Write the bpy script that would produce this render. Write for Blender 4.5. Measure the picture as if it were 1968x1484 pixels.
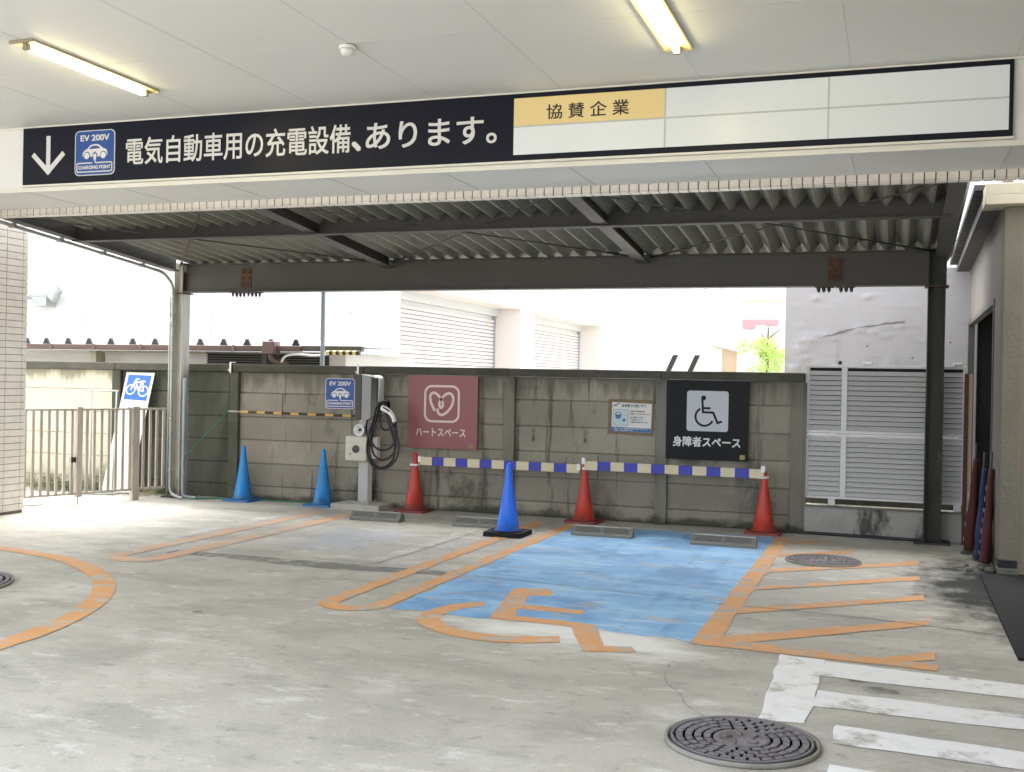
import bpy, bmesh, math, random
from mathutils import Vector, Matrix, noise as mnoise
random.seed(7)
R = math.radians
for o in list(bpy.data.objects):
    bpy.data.objects.remove(o)
SC = bpy.context.scene
COL = SC.collection

# ------------------------------------------------------------------ camera
cam_d = bpy.data.cameras.new('camera')
cam = bpy.data.objects.new('camera', cam_d)
COL.objects.link(cam)
SC.camera = cam
cam_d.sensor_width = 36.0
cam_d.lens = 36.0 * 2126.37 / 1968.0
cam_d.clip_start = 0.05
cam_d.clip_end = 1000.0
P_, Y_, R_ = R(-0.21376), R(-19.09363), R(-1.10129)
fwd = Vector((math.sin(Y_) * math.cos(P_), math.cos(Y_) * math.cos(P_), math.sin(P_)))
rt = Vector((math.cos(Y_), -math.sin(Y_), 0))
dn = fwd.cross(rt)
ri = math.cos(R_) * rt + math.sin(R_) * dn
do = -math.sin(R_) * rt + math.cos(R_) * dn
cam.matrix_world = Matrix(((ri.x, -do.x, -fwd.x, 0.0), (ri.y, -do.y, -fwd.y, 0.0), (ri.z, -do.z, -fwd.z, 1.55), (0, 0, 0, 1)))

# ------------------------------------------------------------------ sky, sun, exposure
SUN_EL, SUN_AZ = R(60), R(-25)      # azimuth from +Y towards +X
w = bpy.data.worlds.new('World')
SC.world = w
w.use_nodes = True
nt = w.node_tree
sky = nt.nodes.new('ShaderNodeTexSky')
sky.sky_type = 'NISHITA'
sky.sun_disc = False
sky.sun_elevation = SUN_EL
sky.sun_rotation = SUN_AZ
sky.air_density = 1.0
sky.dust_density = 4.0
sky.ozone_density = 1.0
hs = nt.nodes.new('ShaderNodeHueSaturation')
hs.inputs['Saturation'].default_value = 0.35
nt.links.new(sky.outputs[0], hs.inputs['Color'])
nt.links.new(hs.outputs[0], nt.nodes['Background'].inputs['Color'])
nt.nodes['Background'].inputs['Strength'].default_value = 0.15
sd = bpy.data.lights.new('sun', 'SUN')
sd.energy = 1.0
sd.angle = R(60)
sd.color = (1.0, 0.985, 0.96)
sun = bpy.data.objects.new('sun', sd)
COL.objects.link(sun)
sdir = Vector((math.sin(SUN_AZ) * math.cos(SUN_EL), math.cos(SUN_AZ) * math.cos(SUN_EL), math.sin(SUN_EL)))
sun.rotation_euler = sdir.to_track_quat('Z', 'Y').to_euler()
sun.location = (-12, 6, 14)
SC.view_settings.view_transform = 'Standard'
SC.view_settings.look = 'None'
SC.view_settings.gamma = 1.0
SC.view_settings.use_curve_mapping = False
SC.view_settings.exposure = 2.75
SC.render.engine = 'CYCLES'
SC.cycles.max_bounces = 10
SC.cycles.diffuse_bounces = 6
SC.cycles.use_denoising = True
SC.cycles.sample_clamp_indirect = 6.0

# ------------------------------------------------------------------ materials
MATS = {}


def node(t, kind, **kw):
    n = t.nodes.new(kind)
    for k, v in kw.items():
        if k in n.inputs:
            n.inputs[k].default_value = v
        else:
            setattr(n, k, v)
    return n


def c4(c):
    return (c[0], c[1], c[2], 1.0)


def vary(t, coord, base, scale, amount, dark, detail=9, stretch=(1, 1, 1), lo=0.4, hi=0.65):
    """mix base towards dark where a noise is high; returns colour socket"""
    mp = node(t, 'ShaderNodeMapping')
    mp.inputs['Scale'].default_value = stretch
    t.links.new(coord, mp.inputs['Vector'])
    nz = node(t, 'ShaderNodeTexNoise', Scale=scale, Detail=detail, Roughness=0.66)
    t.links.new(mp.outputs[0], nz.inputs['Vector'])
    mr = node(t, 'ShaderNodeMapRange')
    mr.inputs['From Min'].default_value = lo
    mr.inputs['From Max'].default_value = hi
    mr.inputs['To Max'].default_value = amount
    t.links.new(nz.outputs['Fac'], mr.inputs['Value'])
    mx = node(t, 'ShaderNodeMix', data_type='RGBA')
    t.links.new(mr.outputs[0], mx.inputs['Factor'])
    if isinstance(base, tuple):
        mx.inputs['A'].default_value = c4(base)
        mx.inputs[6].default_value = c4(base)
    else:
        t.links.new(base, mx.inputs[6])
    mx.inputs[7].default_value = c4(dark)
    return mx.outputs[2]


def mat(name, col, rough=0.6, metal=0.0, layers=(), bump=0.0, bscale=60, spec=0.5, emit=None, coat=0.0, island=0.0, zst=()):
    if name in MATS:
        return MATS[name]
    m = bpy.data.materials.new(name)
    m.use_nodes = True
    t = m.node_tree
    b = t.nodes['Principled BSDF']
    b.inputs['Roughness'].default_value = rough
    b.inputs['Metallic'].default_value = metal
    b.inputs['Specular IOR Level'].default_value = spec
    b.inputs['Coat Weight'].default_value = coat
    b.inputs['Base Color'].default_value = c4(col)
    if layers or bump:
        g = node(t, 'ShaderNodeNewGeometry')
        src = tuple(col)
        for (sc, am, dk, st, lo, hi) in layers:
            src = vary(t, g.outputs['Position'], src, sc, am, dk, stretch=st, lo=lo, hi=hi)
        for (za, zb, dk, st, wt) in zst:      # moss and water marks that start at a height and run out raggedly
            sp = node(t, 'ShaderNodeSeparateXYZ')
            t.links.new(g.outputs['Position'], sp.inputs[0])
            m1 = node(t, 'ShaderNodeMapRange')
            m1.inputs['From Min'].default_value = zb
            m1.inputs['From Max'].default_value = za
            t.links.new(sp.outputs['Z'], m1.inputs['Value'])
            mp = node(t, 'ShaderNodeMapping')
            mp.inputs['Scale'].default_value = st
            t.links.new(g.outputs['Position'], mp.inputs['Vector'])
            nz = node(t, 'ShaderNodeTexNoise', Scale=1.0, Detail=8, Roughness=0.62)
            t.links.new(mp.outputs[0], nz.inputs['Vector'])
            ma = node(t, 'ShaderNodeMath', operation='MULTIPLY_ADD')
            t.links.new(m1.outputs[0], ma.inputs[0])
            ma.inputs[1].default_value = 0.42
            t.links.new(nz.outputs['Fac'], ma.inputs[2])
            m2 = node(t, 'ShaderNodeMapRange')
            m2.inputs['From Min'].default_value = 0.66
            m2.inputs['From Max'].default_value = 0.86
            m2.inputs['To Max'].default_value = wt
            t.links.new(ma.outputs[0], m2.inputs['Value'])
            mx = node(t, 'ShaderNodeMix', data_type='RGBA')
            t.links.new(m2.outputs[0], mx.inputs['Factor'])
            t.links.new(src, mx.inputs[6])
            mx.inputs[7].default_value = c4(dk)
            src = mx.outputs[2]
        if island:
            m1 = node(t, 'ShaderNodeMapRange')
            m1.inputs['To Min'].default_value = 1 - island
            m1.inputs['To Max'].default_value = 1 + island
            t.links.new(g.outputs['Random Per Island'], m1.inputs['Value'])
            hv = node(t, 'ShaderNodeHueSaturation')
            t.links.new(m1.outputs[0], hv.inputs['Value'])
            t.links.new(src, hv.inputs['Color'])
            src = hv.outputs[0]
        if not isinstance(src, tuple):
            t.links.new(src, b.inputs['Base Color'])
        if bump:
            nz = node(t, 'ShaderNodeTexNoise', Scale=bscale, Detail=5, Roughness=0.6)
            t.links.new(g.outputs['Position'], nz.inputs['Vector'])
            bp = node(t, 'ShaderNodeBump', Strength=bump, Distance=0.01)
            t.links.new(nz.outputs['Fac'], bp.inputs['Height'])
            t.links.new(bp.outputs[0], b.inputs['Normal'])
    if emit:
        b.inputs['Emission Color'].default_value = c4(emit[0])
        b.inputs['Emission Strength'].default_value = emit[1]
    MATS[name] = m
    return m


U = (1, 1, 1)
V = (6, 6, 0.5)     # vertical streaks
CON_L = ((0.5, 0.6, (0.365, 0.355, 0.31), U, .42, .60), (1.7, 0.65, (0.325, 0.316, 0.277), (0.75, 1.2, 1), .48, .62),
         (1.1, 0.85, (0.59, 0.58, 0.53), (0.7, 1.2, 1), .55, .65), (4.5, 0.8, (0.64, 0.63, 0.585), (0.6, 1.25, 1), .57, .66),
         (13, 0.6, (0.62, 0.61, 0.56), (0.7, 1.2, 1), .59, .68), (9, 0.7, (0.26, 0.25, 0.218), (.8, 1.2, 1), .57, .68),
         (60, 0.55, (0.27, 0.262, 0.23), U, .52, .70), (150, 0.5, (0.66, 0.65, 0.60), U, .58, .70), (3.1, 0.7, (0.17, 0.165, 0.145), (1, 1.2, 1), .70, .76))


def concrete_paint(name, paint, cover_lo, cover_hi, scale=3.2, second=None, stretch=(1, 1, 1), fade=False, mx_amount=1.0, spec=.3):
    """floor paint worn through to the concrete; fade uses a mesh attribute that thins the paint towards its rim"""
    m = bpy.data.materials.new(name)
    m.use_nodes = True
    t = m.node_tree
    b = t.nodes['Principled BSDF']
    b.inputs['Roughness'].default_value = 0.7
    b.inputs['Specular IOR Level'].default_value = spec
    g = node(t, 'ShaderNodeNewGeometry')
    src = (0.50, 0.483, 0.42)
    for (sc, am, dk, st, lo, hi) in CON_L:
        src = vary(t, g.outputs['Position'], src, sc, am, dk, stretch=st, lo=lo, hi=hi)
    pc = tuple(paint)
    for (sc, am, dk, st, lo, hi) in (second or ()):
        pc = vary(t, g.outputs['Position'], pc, sc, am, dk, stretch=st, lo=lo, hi=hi)
    mp = node(t, 'ShaderNodeMapping')
    mp.inputs['Scale'].default_value = stretch
    t.links.new(g.outputs['Position'], mp.inputs['Vector'])
    nz = node(t, 'ShaderNodeTexNoise', Scale=scale, Detail=9, Roughness=0.68)
    t.links.new(mp.outputs[0], nz.inputs['Vector'])
    val = nz.outputs['Fac']
    if fade:
        at = node(t, 'ShaderNodeAttribute', attribute_name='fade')
        ma = node(t, 'ShaderNodeMath', operation='MULTIPLY_ADD')
        t.links.new(at.outputs['Fac'], ma.inputs[0])
        ma.inputs[1].default_value = 0.55
        t.links.new(val, ma.inputs[2])
        val = ma.outputs[0]
    mr = node(t, 'ShaderNodeMapRange')
    mr.inputs['From Min'].default_value = cover_lo
    mr.inputs['From Max'].default_value = cover_hi
    mr.inputs['To Max'].default_value = mx_amount
    t.links.new(val, mr.inputs['Value'])
    mx = node(t, 'ShaderNodeMix', data_type='RGBA')
    t.links.new(mr.outputs[0], mx.inputs['Factor'])
    t.links.new(src, mx.inputs[6])
    if isinstance(pc, tuple):
        mx.inputs[7].default_value = c4(pc)
    else:
        t.links.new(pc, mx.inputs[7])
    t.links.new(mx.outputs[2], b.inputs['Base Color'])
    bn = node(t, 'ShaderNodeTexNoise', Scale=45, Detail=6)
    t.links.new(g.outputs['Position'], bn.inputs['Vector'])
    bp = node(t, 'ShaderNodeBump', Strength=0.25, Distance=0.006)
    t.links.new(bn.outputs['Fac'], bp.inputs['Height'])
    t.links.new(bp.outputs[0], b.inputs['Normal'])
    return m


M = dict(
    concrete=mat('worn concrete floor', (0.50, 0.483, 0.42), 0.7, layers=CON_L, bump=0.25, bscale=45, spec=.3),
    orange=concrete_paint('orange floor paint', (0.70, 0.34, 0.12), 0.38, 0.49, 5.0, mx_amount=.93,
                          second=((2.0, .6, (0.74, 0.42, 0.19), U, .4, .65), (14, .4, (0.56, 0.29, 0.12), U, .5, .7))),
    orange_worn=concrete_paint('worn orange floor paint', (0.68, 0.36, 0.17), 0.36, 0.60, 3.0, mx_amount=0.85,
                               second=((2.5, .6, (0.64, 0.36, 0.20), U, .4, .65),)),
    blue=concrete_paint('blue bay paint', (0.22, 0.45, 0.74), 0.33, 0.43, 2.6, stretch=(0.7, 1.5, 1), fade=False,
                        second=((1.0, .8, (0.16, 0.34, 0.60), (2.6, .10, 1), .53, .60), (1.6, .9, (0.31, 0.57, 0.82), (0.8, 1.3, 1), .45, .58), (4.5, .75, (0.50, 0.66, 0.84), (0.5, 1.6, 1), .54, .66),
                                (0.9, .85, (0.15, 0.31, 0.57), U, .50, .60), (2.3, .8, (0.33, 0.40, 0.46), (.9, 1.2, 1), .64, .70), (11, .6, (0.15, 0.28, 0.47), (.6, 1.4, 1), .60, .70))),
    white=concrete_paint('white floor paint', (0.85, 0.86, 0.85), 0.35, 0.46, 3.5,
                         second=((9, .4, (0.6, 0.6, 0.58), U, .5, .7),)),
    white_worn=concrete_paint('worn white floor paint', (0.66, 0.66, 0.66), 0.46, 0.66, 3.0, mx_amount=.8),
    primer=concrete_paint('white primer overspray', (0.78, 0.78, 0.75), 0.66, 1.02, 3.0, stretch=(.6, 1.5, 1), fade=True),
    floor_shade=concrete_paint('painted floor shade', (0.008, 0.008, 0.006), 0.66, 0.94, 2.2, stretch=(1, .8, 1), fade=True),
    tint=concrete_paint('faded blue paint remains', (0.36, 0.42, 0.52), 0.72, 1.15, 2.5, stretch=(.8, 1.2, 1), fade=True, mx_amount=.55),
    patch=concrete_paint('dark mortar strip', (0.19, 0.188, 0.17), 0.30, 0.52, 4),
    plank=mat('precast concrete planks', (0.305, 0.28, 0.23), 0.85, layers=(
        (0.8, 0.6, (0.205, 0.192, 0.155), U, .42, .60), (1.1, 0.9, (0.11, 0.108, 0.078), (1.3, 1.3, .9), .55, .64),
        (1.5, 0.85, (0.07, 0.073, 0.05), (4.5, 4.5, .35), .58, .66), (4, .5, (0.345, 0.328, 0.272), (1.5, 1.5, .8), .58, .68),
        (26, .35, (0.19, 0.18, 0.145), U, .5, .7)), bump=0.35, bscale=35, island=.13,
        zst=((0.0, .16, (0.04, 0.042, 0.028), (2.5, 2.5, 4), .9), (1.62, 1.25, (0.10, 0.098, 0.075), (7, 7, .9), .75))),
    mossy=mat('mossy concrete planks', (0.10, 0.104, 0.078), 0.9, layers=(
        (1.4, 0.8, (0.035, 0.04, 0.026), (1.6, 1.6, .5), .40, .62), (4, .6, (0.22, 0.21, 0.17), (2.5, 2.5, .6), .60, .74)), bump=0.4, bscale=35),
    creamwall=mat('cream painted planks', (0.56, 0.53, 0.425), 0.85, layers=(
        (3.0, .8, (0.25, 0.26, 0.17), (2, 2, .5), .60, .75),), bump=0.2, bscale=30, zst=((0, .55, (.14, .15, .08), (3, 3, 2), .7), (1.62, 1.35, (.16, .16, .10), (6, 6, 1), .7))),
    cap=mat('weathered wall coping', (0.085, 0.08, 0.066), 0.9, layers=(
        (2.2, .8, (0.045, 0.048, 0.032), (1, 1, 1), .42, .62), (6, .5, (0.17, 0.16, 0.13), U, .60, .75)), bump=.4, bscale=40),
    post=mat('concrete wall post', (0.205, 0.194, 0.16), 0.85, layers=((2.5, .7, (0.14, 0.135, 0.105), (2, 2, .5), .45, .68),), bump=.3, bscale=40, zst=((0.0, .2, (0.04, 0.042, 0.028), (4, 4, 4), .9), (1.62, 1.2, (0.08, 0.08, 0.06), (6, 6, .8), .8))),
    ceil=mat('painted ceiling board', (0.755, 0.758, 0.745), 0.6, layers=((0.5, .35, (0.72, 0.715, 0.68), U, .42, .65), (3, .25, (0.68, 0.67, .63), U, .55, .75)), bump=.05, bscale=25),
    fascia=mat('cream painted metal trim', (0.72, 0.70, 0.64), 0.45, layers=((2, .25, (0.6, 0.58, 0.52), U, .5, .7),)),
    seam=mat('dark joint', (0.10, 0.095, 0.085), 0.8),
    softseam=mat('greyish board joint', (0.58, 0.57, 0.545), 0.7),  # ceiling joints a little darker than the boards
    kerbstain=mat('stained kerb concrete', (0.34, 0.34, 0.32), 0.85, layers=((1.6, .9, (0.035, 0.036, 0.028), (1.5, 1.5, .6), .52, .60), (6, .5, (0.2, 0.2, 0.18), U, .5, .7)), bump=.3, bscale=30),
    ironlow=mat('iron cover recess', (0.07, 0.064, 0.067), 0.7),
    tile=mat('pinkish glazed wall tile', (0.84, 0.785, 0.715), 0.35, layers=((9, .35, (0.62, 0.565, 0.50), U, .4, .65),), spec=.5),
    grout=mat('brown tile grout', (0.19, 0.155, 0.125), 0.9),
    steel=mat('grey painted steel', (0.066, 0.062, 0.053), 0.55, layers=((1.2, .5, (0.05, 0.048, 0.043), U, .45, .68), (9, .5, (0.12, 0.07, 0.045), U, .66, .78)), bump=.05),
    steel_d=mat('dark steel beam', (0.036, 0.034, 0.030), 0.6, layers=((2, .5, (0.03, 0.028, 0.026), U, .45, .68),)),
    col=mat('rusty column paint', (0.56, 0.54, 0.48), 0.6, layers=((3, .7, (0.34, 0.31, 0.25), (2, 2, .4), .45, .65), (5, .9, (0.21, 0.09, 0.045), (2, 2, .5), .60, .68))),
    col_d=mat('shaded olive column paint', (0.042, 0.042, 0.031), 0.7, layers=((3, .8, (0.02, 0.021, 0.015), (2, 2, .4), .42, .62), (6, .9, (0.16, 0.075, 0.04), (2, 2, .5), .64, .72))),  # copy of the rusty post paint, darkened for the shade on the right
    rust=mat('rusted steel', (0.115, 0.058, 0.036), 0.9, layers=((12, .8, (0.055, 0.038, 0.028), U, .4, .65),), bump=.3),
    roof=mat('folded plate roof underside', (0.22, 0.215, 0.18), 0.6, metal=0.0, layers=((0.9, .4, (0.15, 0.146, 0.12), U, .42, .62), (7, .3, (0.12, 0.11, 0.085), (3, .4, 1), .55, .75))),
    galv=mat('galvanised pipe', (0.38, 0.40, 0.38), 0.5, metal=.35, layers=((6, .5, (0.26, 0.27, 0.25), U, .45, .65),)),
    bluepipe=mat('blue grey pipe', (0.30, 0.34, 0.38), 0.45),
    black=mat('black sign film', (0.009, 0.0095, 0.011), 0.5, spec=.18),
    navy=mat('navy sign face', (0.006, 0.007, 0.017), 0.42, spec=.2),
    signwhite=mat('white sign face', (0.74, 0.79, 0.83), 0.3),
    signline=mat('grey sign line', (0.50, 0.51, 0.51), 0.4),
    letter=mat('white lettering', (0.66, 0.66, 0.66), 0.4),
    letter_d=mat('black lettering', (0.02, 0.018, 0.016), 0.5),
    yellow=mat('pale yellow panel', (0.78, 0.62, 0.30), 0.35),
    evblue=mat('blue sign', (0.018, 0.075, 0.30), 0.3),
    pink=mat('dusty rose sign', (0.255, 0.066, 0.082), 0.35, layers=((1.2, .4, (0.215, 0.057, 0.068), U, .4, .65),)),
    pinkletter=mat('pale pink lettering', (0.70, 0.55, 0.54), 0.4),
    icon=mat('wheelchair icon panel', (0.46, 0.48, 0.54), 0.35),
    gold=mat('gold sticker', (0.34, 0.24, 0.06), 0.4),
    card=mat('brown cardboard', (0.21, 0.155, 0.095), 0.9),
    paper=mat('laminated paper', (0.62, 0.63, 0.60), 0.35),
    paperblue=mat('blue print', (0.03, 0.13, 0.33), 0.4),
    paperpale=mat('pale blue print', (0.45, 0.55, 0.58), 0.4),
    maroon=mat('maroon print', (0.22, 0.05, 0.06), 0.5),
    cone_r=mat('red traffic cone plastic', (0.50, 0.042, 0.024), 0.45, layers=((5, .5, (0.36, 0.035, 0.03), U, .45, .7), (9, .55, (0.22, 0.07, 0.05), (1, 1, .4), .58, .72)), zst=((0, .2, (.10, .04, .03), (9, 9, 5), .7),)),
    cone_rb=mat('dirty red cone base', (0.22, 0.030, 0.028), 0.6, layers=((6, .7, (0.06, 0.03, 0.025), U, .45, .65),)),
    cone_b=mat('blue traffic cone plastic', (0.016, 0.235, 0.60), 0.45, layers=((5, .4, (0.02, 0.13, 0.36), U, .45, .7),), zst=((0, .25, (.03, .07, .14), (9, 9, 5), .6),)),
    cone_b2=mat('bright blue cone plastic', (0.012, 0.15, 0.78), 0.42, layers=((6, .4, (0.02, 0.10, 0.50), (1, 1, .4), .55, .72),), zst=((.03, .22, (.03, .06, .22), (9, 9, 5), .6),)),
    rubber=mat('black rubber', (0.011, 0.011, 0.012), 0.8, spec=.25),
    bar_b=mat('blue barrier band', (0.020, 0.030, 0.36), 0.4),
    bar_w=mat('cream barrier band', (0.62, 0.55, 0.37), 0.5),
    plastic_w=mat('white plastic', (0.80, 0.80, 0.79), 0.4),
    stop=mat('grey wheel stop plastic', (0.19, 0.187, 0.165), 0.65, layers=((6, .5, (0.14, 0.137, 0.12), U, .45, .65),)),
    stop_d=mat('wheel stop groove', (0.085, 0.083, 0.073), 0.8),
    stop_t=mat('pale wheel stop ridge', (0.62, 0.61, 0.57), 0.6),
    chg_g=mat('grey charger cover', (0.28, 0.28, 0.275), 0.4),
    chg_d=mat('dark brown charger plate', (0.035, 0.030, 0.027), 0.35),
    chg_k=mat('glossy black charger panel', (0.010, 0.010, 0.011), 0.12),
    chg_p=mat('light grey charger post', (0.42, 0.42, 0.41), 0.4, layers=((3, .2, (0.42, 0.42, 0.4), U, .45, .65),)),
    boxm=mat('beige steel box', (0.52, 0.51, 0.44), 0.45),
    base=mat('cast concrete plinth', (0.45, 0.44, 0.39), 0.85, layers=((5, .5, (0.32, 0.31, 0.27), U, .45, .65),), bump=.3),
    cable=mat('black charging cable', (0.012, 0.012, 0.013), 0.42),
    iron=mat('cast iron cover', (0.17, 0.155, 0.165), 0.55, metal=.25, layers=((14, .5, (0.075, 0.068, 0.07), U, .45, .65),), bump=.15, bscale=90),
    iron_d=mat('dark iron groove', (0.018, 0.017, 0.018), 0.8),
    ironrim=mat('iron frame ring', (0.26, 0.255, 0.225), 0.75, layers=((9, .5, (0.16, 0.155, .14), U, .45, .65),)),
    fence=mat('weathered beige fence bars', (0.46, 0.415, 0.35), 0.65, layers=((4, .5, (0.22, 0.19, 0.16), (2, 2, .5), .45, .65),)),
    louver=mat('silver louvre metal', (0.66, 0.665, 0.665), 0.45, metal=.1, layers=((5, .35, (0.52, 0.52, 0.515), (3, 3, 6), .45, .7),)),
    greywall=mat('grey painted plaster', (0.335, 0.325, 0.332), 0.75, layers=((0.8, .4, (0.30, 0.288, 0.30), U, .42, .62), (2.4, .6, (0.21, 0.195, 0.18), (2.5, 2.5, .5), .60, .74)), bump=.35, bscale=8),
    whitewall=mat('white building cladding', (0.60, 0.585, 0.57), 0.6),
    farwall=mat('pale far building', (0.56, 0.56, 0.56), 0.7),
    shutter=mat('pink beige shutter', (0.60, 0.56, 0.53), 0.5),
    jamb=mat('peach recess wall', (0.66, 0.615, 0.58), 0.6),
    gutter=mat('brown gutter', (0.145, 0.095, 0.085), 0.45),
    shedroof=mat('pale sheet roof', (0.50, 0.50, 0.48), 0.5),
    ridge=mat('dark ridge end cap', (0.035, 0.035, 0.035), 0.7),
    vent_d=mat('dark vent louvre', (0.085, 0.085, 0.075), 0.6),
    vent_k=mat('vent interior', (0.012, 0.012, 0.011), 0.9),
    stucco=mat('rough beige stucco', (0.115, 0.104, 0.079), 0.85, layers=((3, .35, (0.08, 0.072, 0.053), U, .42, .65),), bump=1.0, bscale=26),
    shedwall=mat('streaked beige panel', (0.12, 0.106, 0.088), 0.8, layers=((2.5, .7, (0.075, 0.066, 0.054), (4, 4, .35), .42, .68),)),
    header=mat('cream sheet metal header', (0.31, 0.285, 0.215), 0.5),
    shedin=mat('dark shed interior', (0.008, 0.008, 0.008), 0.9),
    brownpanel=mat('brown site panel', (0.155, 0.125, 0.085), 0.7, layers=((2, .4, (0.11, 0.09, 0.06), U, .45, .65),)),
    redcloth=mat('dark red banner cloth', (0.055, 0.008, 0.009), 0.85),
    bluecloth=mat('dark blue banner cloth', (0.009, 0.022, 0.075), 0.85),
    redpole=mat('dark red post', (0.07, 0.014, 0.013), 0.6),
    tan=mat('tan timber', (0.42, 0.30, 0.19), 0.7),
    barblk=mat('dark brown pole band', (0.03, 0.026, 0.022), 0.45),
    baryel=mat('amber pole band', (0.62, 0.38, 0.10), 0.45),
    green=mat('green cord', (0.03, 0.20, 0.11), 0.6),
    leaf=mat('weed leaf', (0.085, 0.13, 0.035), 0.6),
    dryleaf=mat('dry weed stalk', (0.30, 0.26, 0.15), 0.8),
    treeleaf=mat('yellow green leaf', (0.42, 0.56, 0.13), 0.6),
    bark=mat('bark', (0.10, 0.075, 0.055), 0.9),
    redsign=mat('red shop sign', (0.55, 0.27, 0.29), 0.5),
    signblue=mat('cycle sign blue', (0.03, 0.15, 0.62), 0.35),
    tube=mat('lit fluorescent tube', (0.9, 0.85, 0.7), 0.4, emit=((1.0, 0.87, 0.42), 4.5)),
    reflector=mat('yellow lamp reflector', (0.85, 0.74, 0.40), 0.35, emit=None),  # reflector in one even yellow tint
    lampend=mat('lamp end cap', (0.30, 0.25, 0.17), 0.5),
    window=mat('bluish window glass', (0.30, 0.34, 0.36), 0.1),
    stripe_y=mat('yellow guard sleeve', (0.72, 0.60, 0.22), 0.5),
    stripe_k=mat('black guard sleeve', (0.03, 0.03, 0.025), 0.5),
)

# ------------------------------------------------------------------ mesh building helpers


class MB:
    def __init__(self):
        self.bm = bmesh.new()
        self.mi = 0

    def poly(self, pts, flip=False):
        vs = [self.bm.verts.new(p) for p in pts]
        if flip:
            vs.reverse()
        f = self.bm.faces.new(vs)
        f.material_index = self.mi
        return f

    def box(self, x0, x1, y0, y1, z0, z1):
        v = [self.bm.verts.new((x, y, z)) for z in (z0, z1) for y in (y0, y1) for x in (x0, x1)]
        for a in ((0, 2, 3, 1), (4, 5, 7, 6), (0, 1, 5, 4), (2, 6, 7, 3), (0, 4, 6, 2), (1, 3, 7, 5)):
            f = self.bm.faces.new([v[i] for i in a])
            f.material_index = self.mi
        return self

    def prism(self, a, b):
        """closed solid between two equal-length point loops"""
        n = len(a)
        va = [self.bm.verts.new(p) for p in a]
        vb = [self.bm.verts.new(p) for p in b]
        fs = [self.bm.faces.new(va), self.bm.faces.new(list(reversed(vb)))]
        for i in range(n):
            j = (i + 1) % n
            fs.append(self.bm.faces.new((va[j], va[i], vb[i], vb[j])))
        for f in fs:
            f.material_index = self.mi
        return self

    def slab(self, poly, y, t=0.004):
        """flat plate in the XZ plane, front at y-t facing -Y"""
        self.prism([(p[0], y - t, p[1]) for p in poly], [(p[0], y, p[1]) for p in poly])
        return self

    def sheet(self, poly, z):
        self.poly([(p[0], p[1], z) for p in poly])
        return self

    def tube(self, pts, r, n=8, cap=True):
        pts = [Vector(p) for p in pts]
        rings = []
        up = Vector((0, 0, 1))
        prev = None
        for i, p in enumerate(pts):
            if i == 0:
                d = pts[1] - p
            elif i == len(pts) - 1:
                d = p - pts[i - 1]
            else:
                d = (pts[i + 1] - p).normalized() + (p - pts[i - 1]).normalized()
            d.normalize()
            if prev is None:
                u = d.cross(up)
                if u.length < 1e-3:
                    u = d.cross(Vector((0, 1, 0)))
            else:
                u = prev - d * prev.dot(d)
            u.normalize()
            prev = u
            v = d.cross(u)
            rr = r[i] if isinstance(r, (list, tuple)) else r
            rings.append([self.bm.verts.new(p + (u * math.cos(2 * math.pi * k / n) + v * math.sin(2 * math.pi * k / n)) * rr) for k in range(n)])
        for a, b in zip(rings, rings[1:]):
            for k in range(n):
                f = self.bm.faces.new((a[k], a[(k + 1) % n], b[(k + 1) % n], b[k]))
                f.smooth = True
                f.material_index = self.mi
        if cap:
            for q in (list(reversed(rings[0])), rings[-1]):
                f = self.bm.faces.new(q)
                f.material_index = self.mi
        return self

    def lathe(self, prof, c=(0, 0, 0), n=32, axis='z', smooth=True):
        rings = []
        for (r, h) in prof:
            ring = []
            for k in range(n):
                a = 2 * math.pi * k / n
                p = (r * math.cos(a), r * math.sin(a), h)
                if axis == 'y':
                    p = (p[0], h, p[1])
                elif axis == 'x':
                    p = (h, p[0], p[1])
                ring.append(self.bm.verts.new((c[0] + p[0], c[1] + p[1], c[2] + p[2])))
            rings.append(ring)
        for a, b in zip(rings, rings[1:]):
            for k in range(n):
                f = self.bm.faces.new((a[k], a[(k + 1) % n], b[(k + 1) % n], b[k]))
                f.smooth = smooth
                f.material_index = self.mi
        for q in (list(reversed(rings[0])), rings[-1]):
            f = self.bm.faces.new(q)
            f.material_index = self.mi
        return self

    def bevel(self, wd, seg=2):
        bmesh.ops.remove_doubles(self.bm, verts=self.bm.verts, dist=1e-6)
        es = [e for e in self.bm.edges if len(e.link_faces) == 2 and e.calc_face_angle(0) > 0.6]
        bmesh.ops.bevel(self.bm, geom=es, offset=wd, segments=seg, profile=0.6, affect='EDGES')
        return self

    def build(self, name, mats, parent=None, label=None):
        bmesh.ops.recalc_face_normals(self.bm, faces=[f for f in self.bm.faces])
        if parent is not None:
            off = wloc(parent)
            bmesh.ops.translate(self.bm, verts=self.bm.verts, vec=-off)
        me = bpy.data.meshes.new(name)
        self.bm.to_mesh(me)
        self.bm.free()
        for m_ in (mats if isinstance(mats, (list, tuple)) else [mats]):
            me.materials.append(m_)
        o = bpy.data.objects.new(name, me)
        COL.objects.link(o)
        if parent is not None:
            o.parent = parent
        if label:
            o['label'] = label
        return o


def wloc(o):
    v = Vector(o.location)
    while o.parent is not None:
        o = o.parent
        v = v + Vector(o.location)
    return v


def thing(name, label, cat, loc=(0, 0, 0), group=None):
    o = bpy.data.objects.new(name, None)
    o.empty_display_size = 0.1
    o.location = loc
    COL.objects.link(o)
    o['label'] = label
    o['category'] = cat
    if group:
        o['group'] = group
    return o


def tag(o, label, cat, group=None):
    o['label'] = label
    o['category'] = cat
    if group:
        o['group'] = group
    return o


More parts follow.
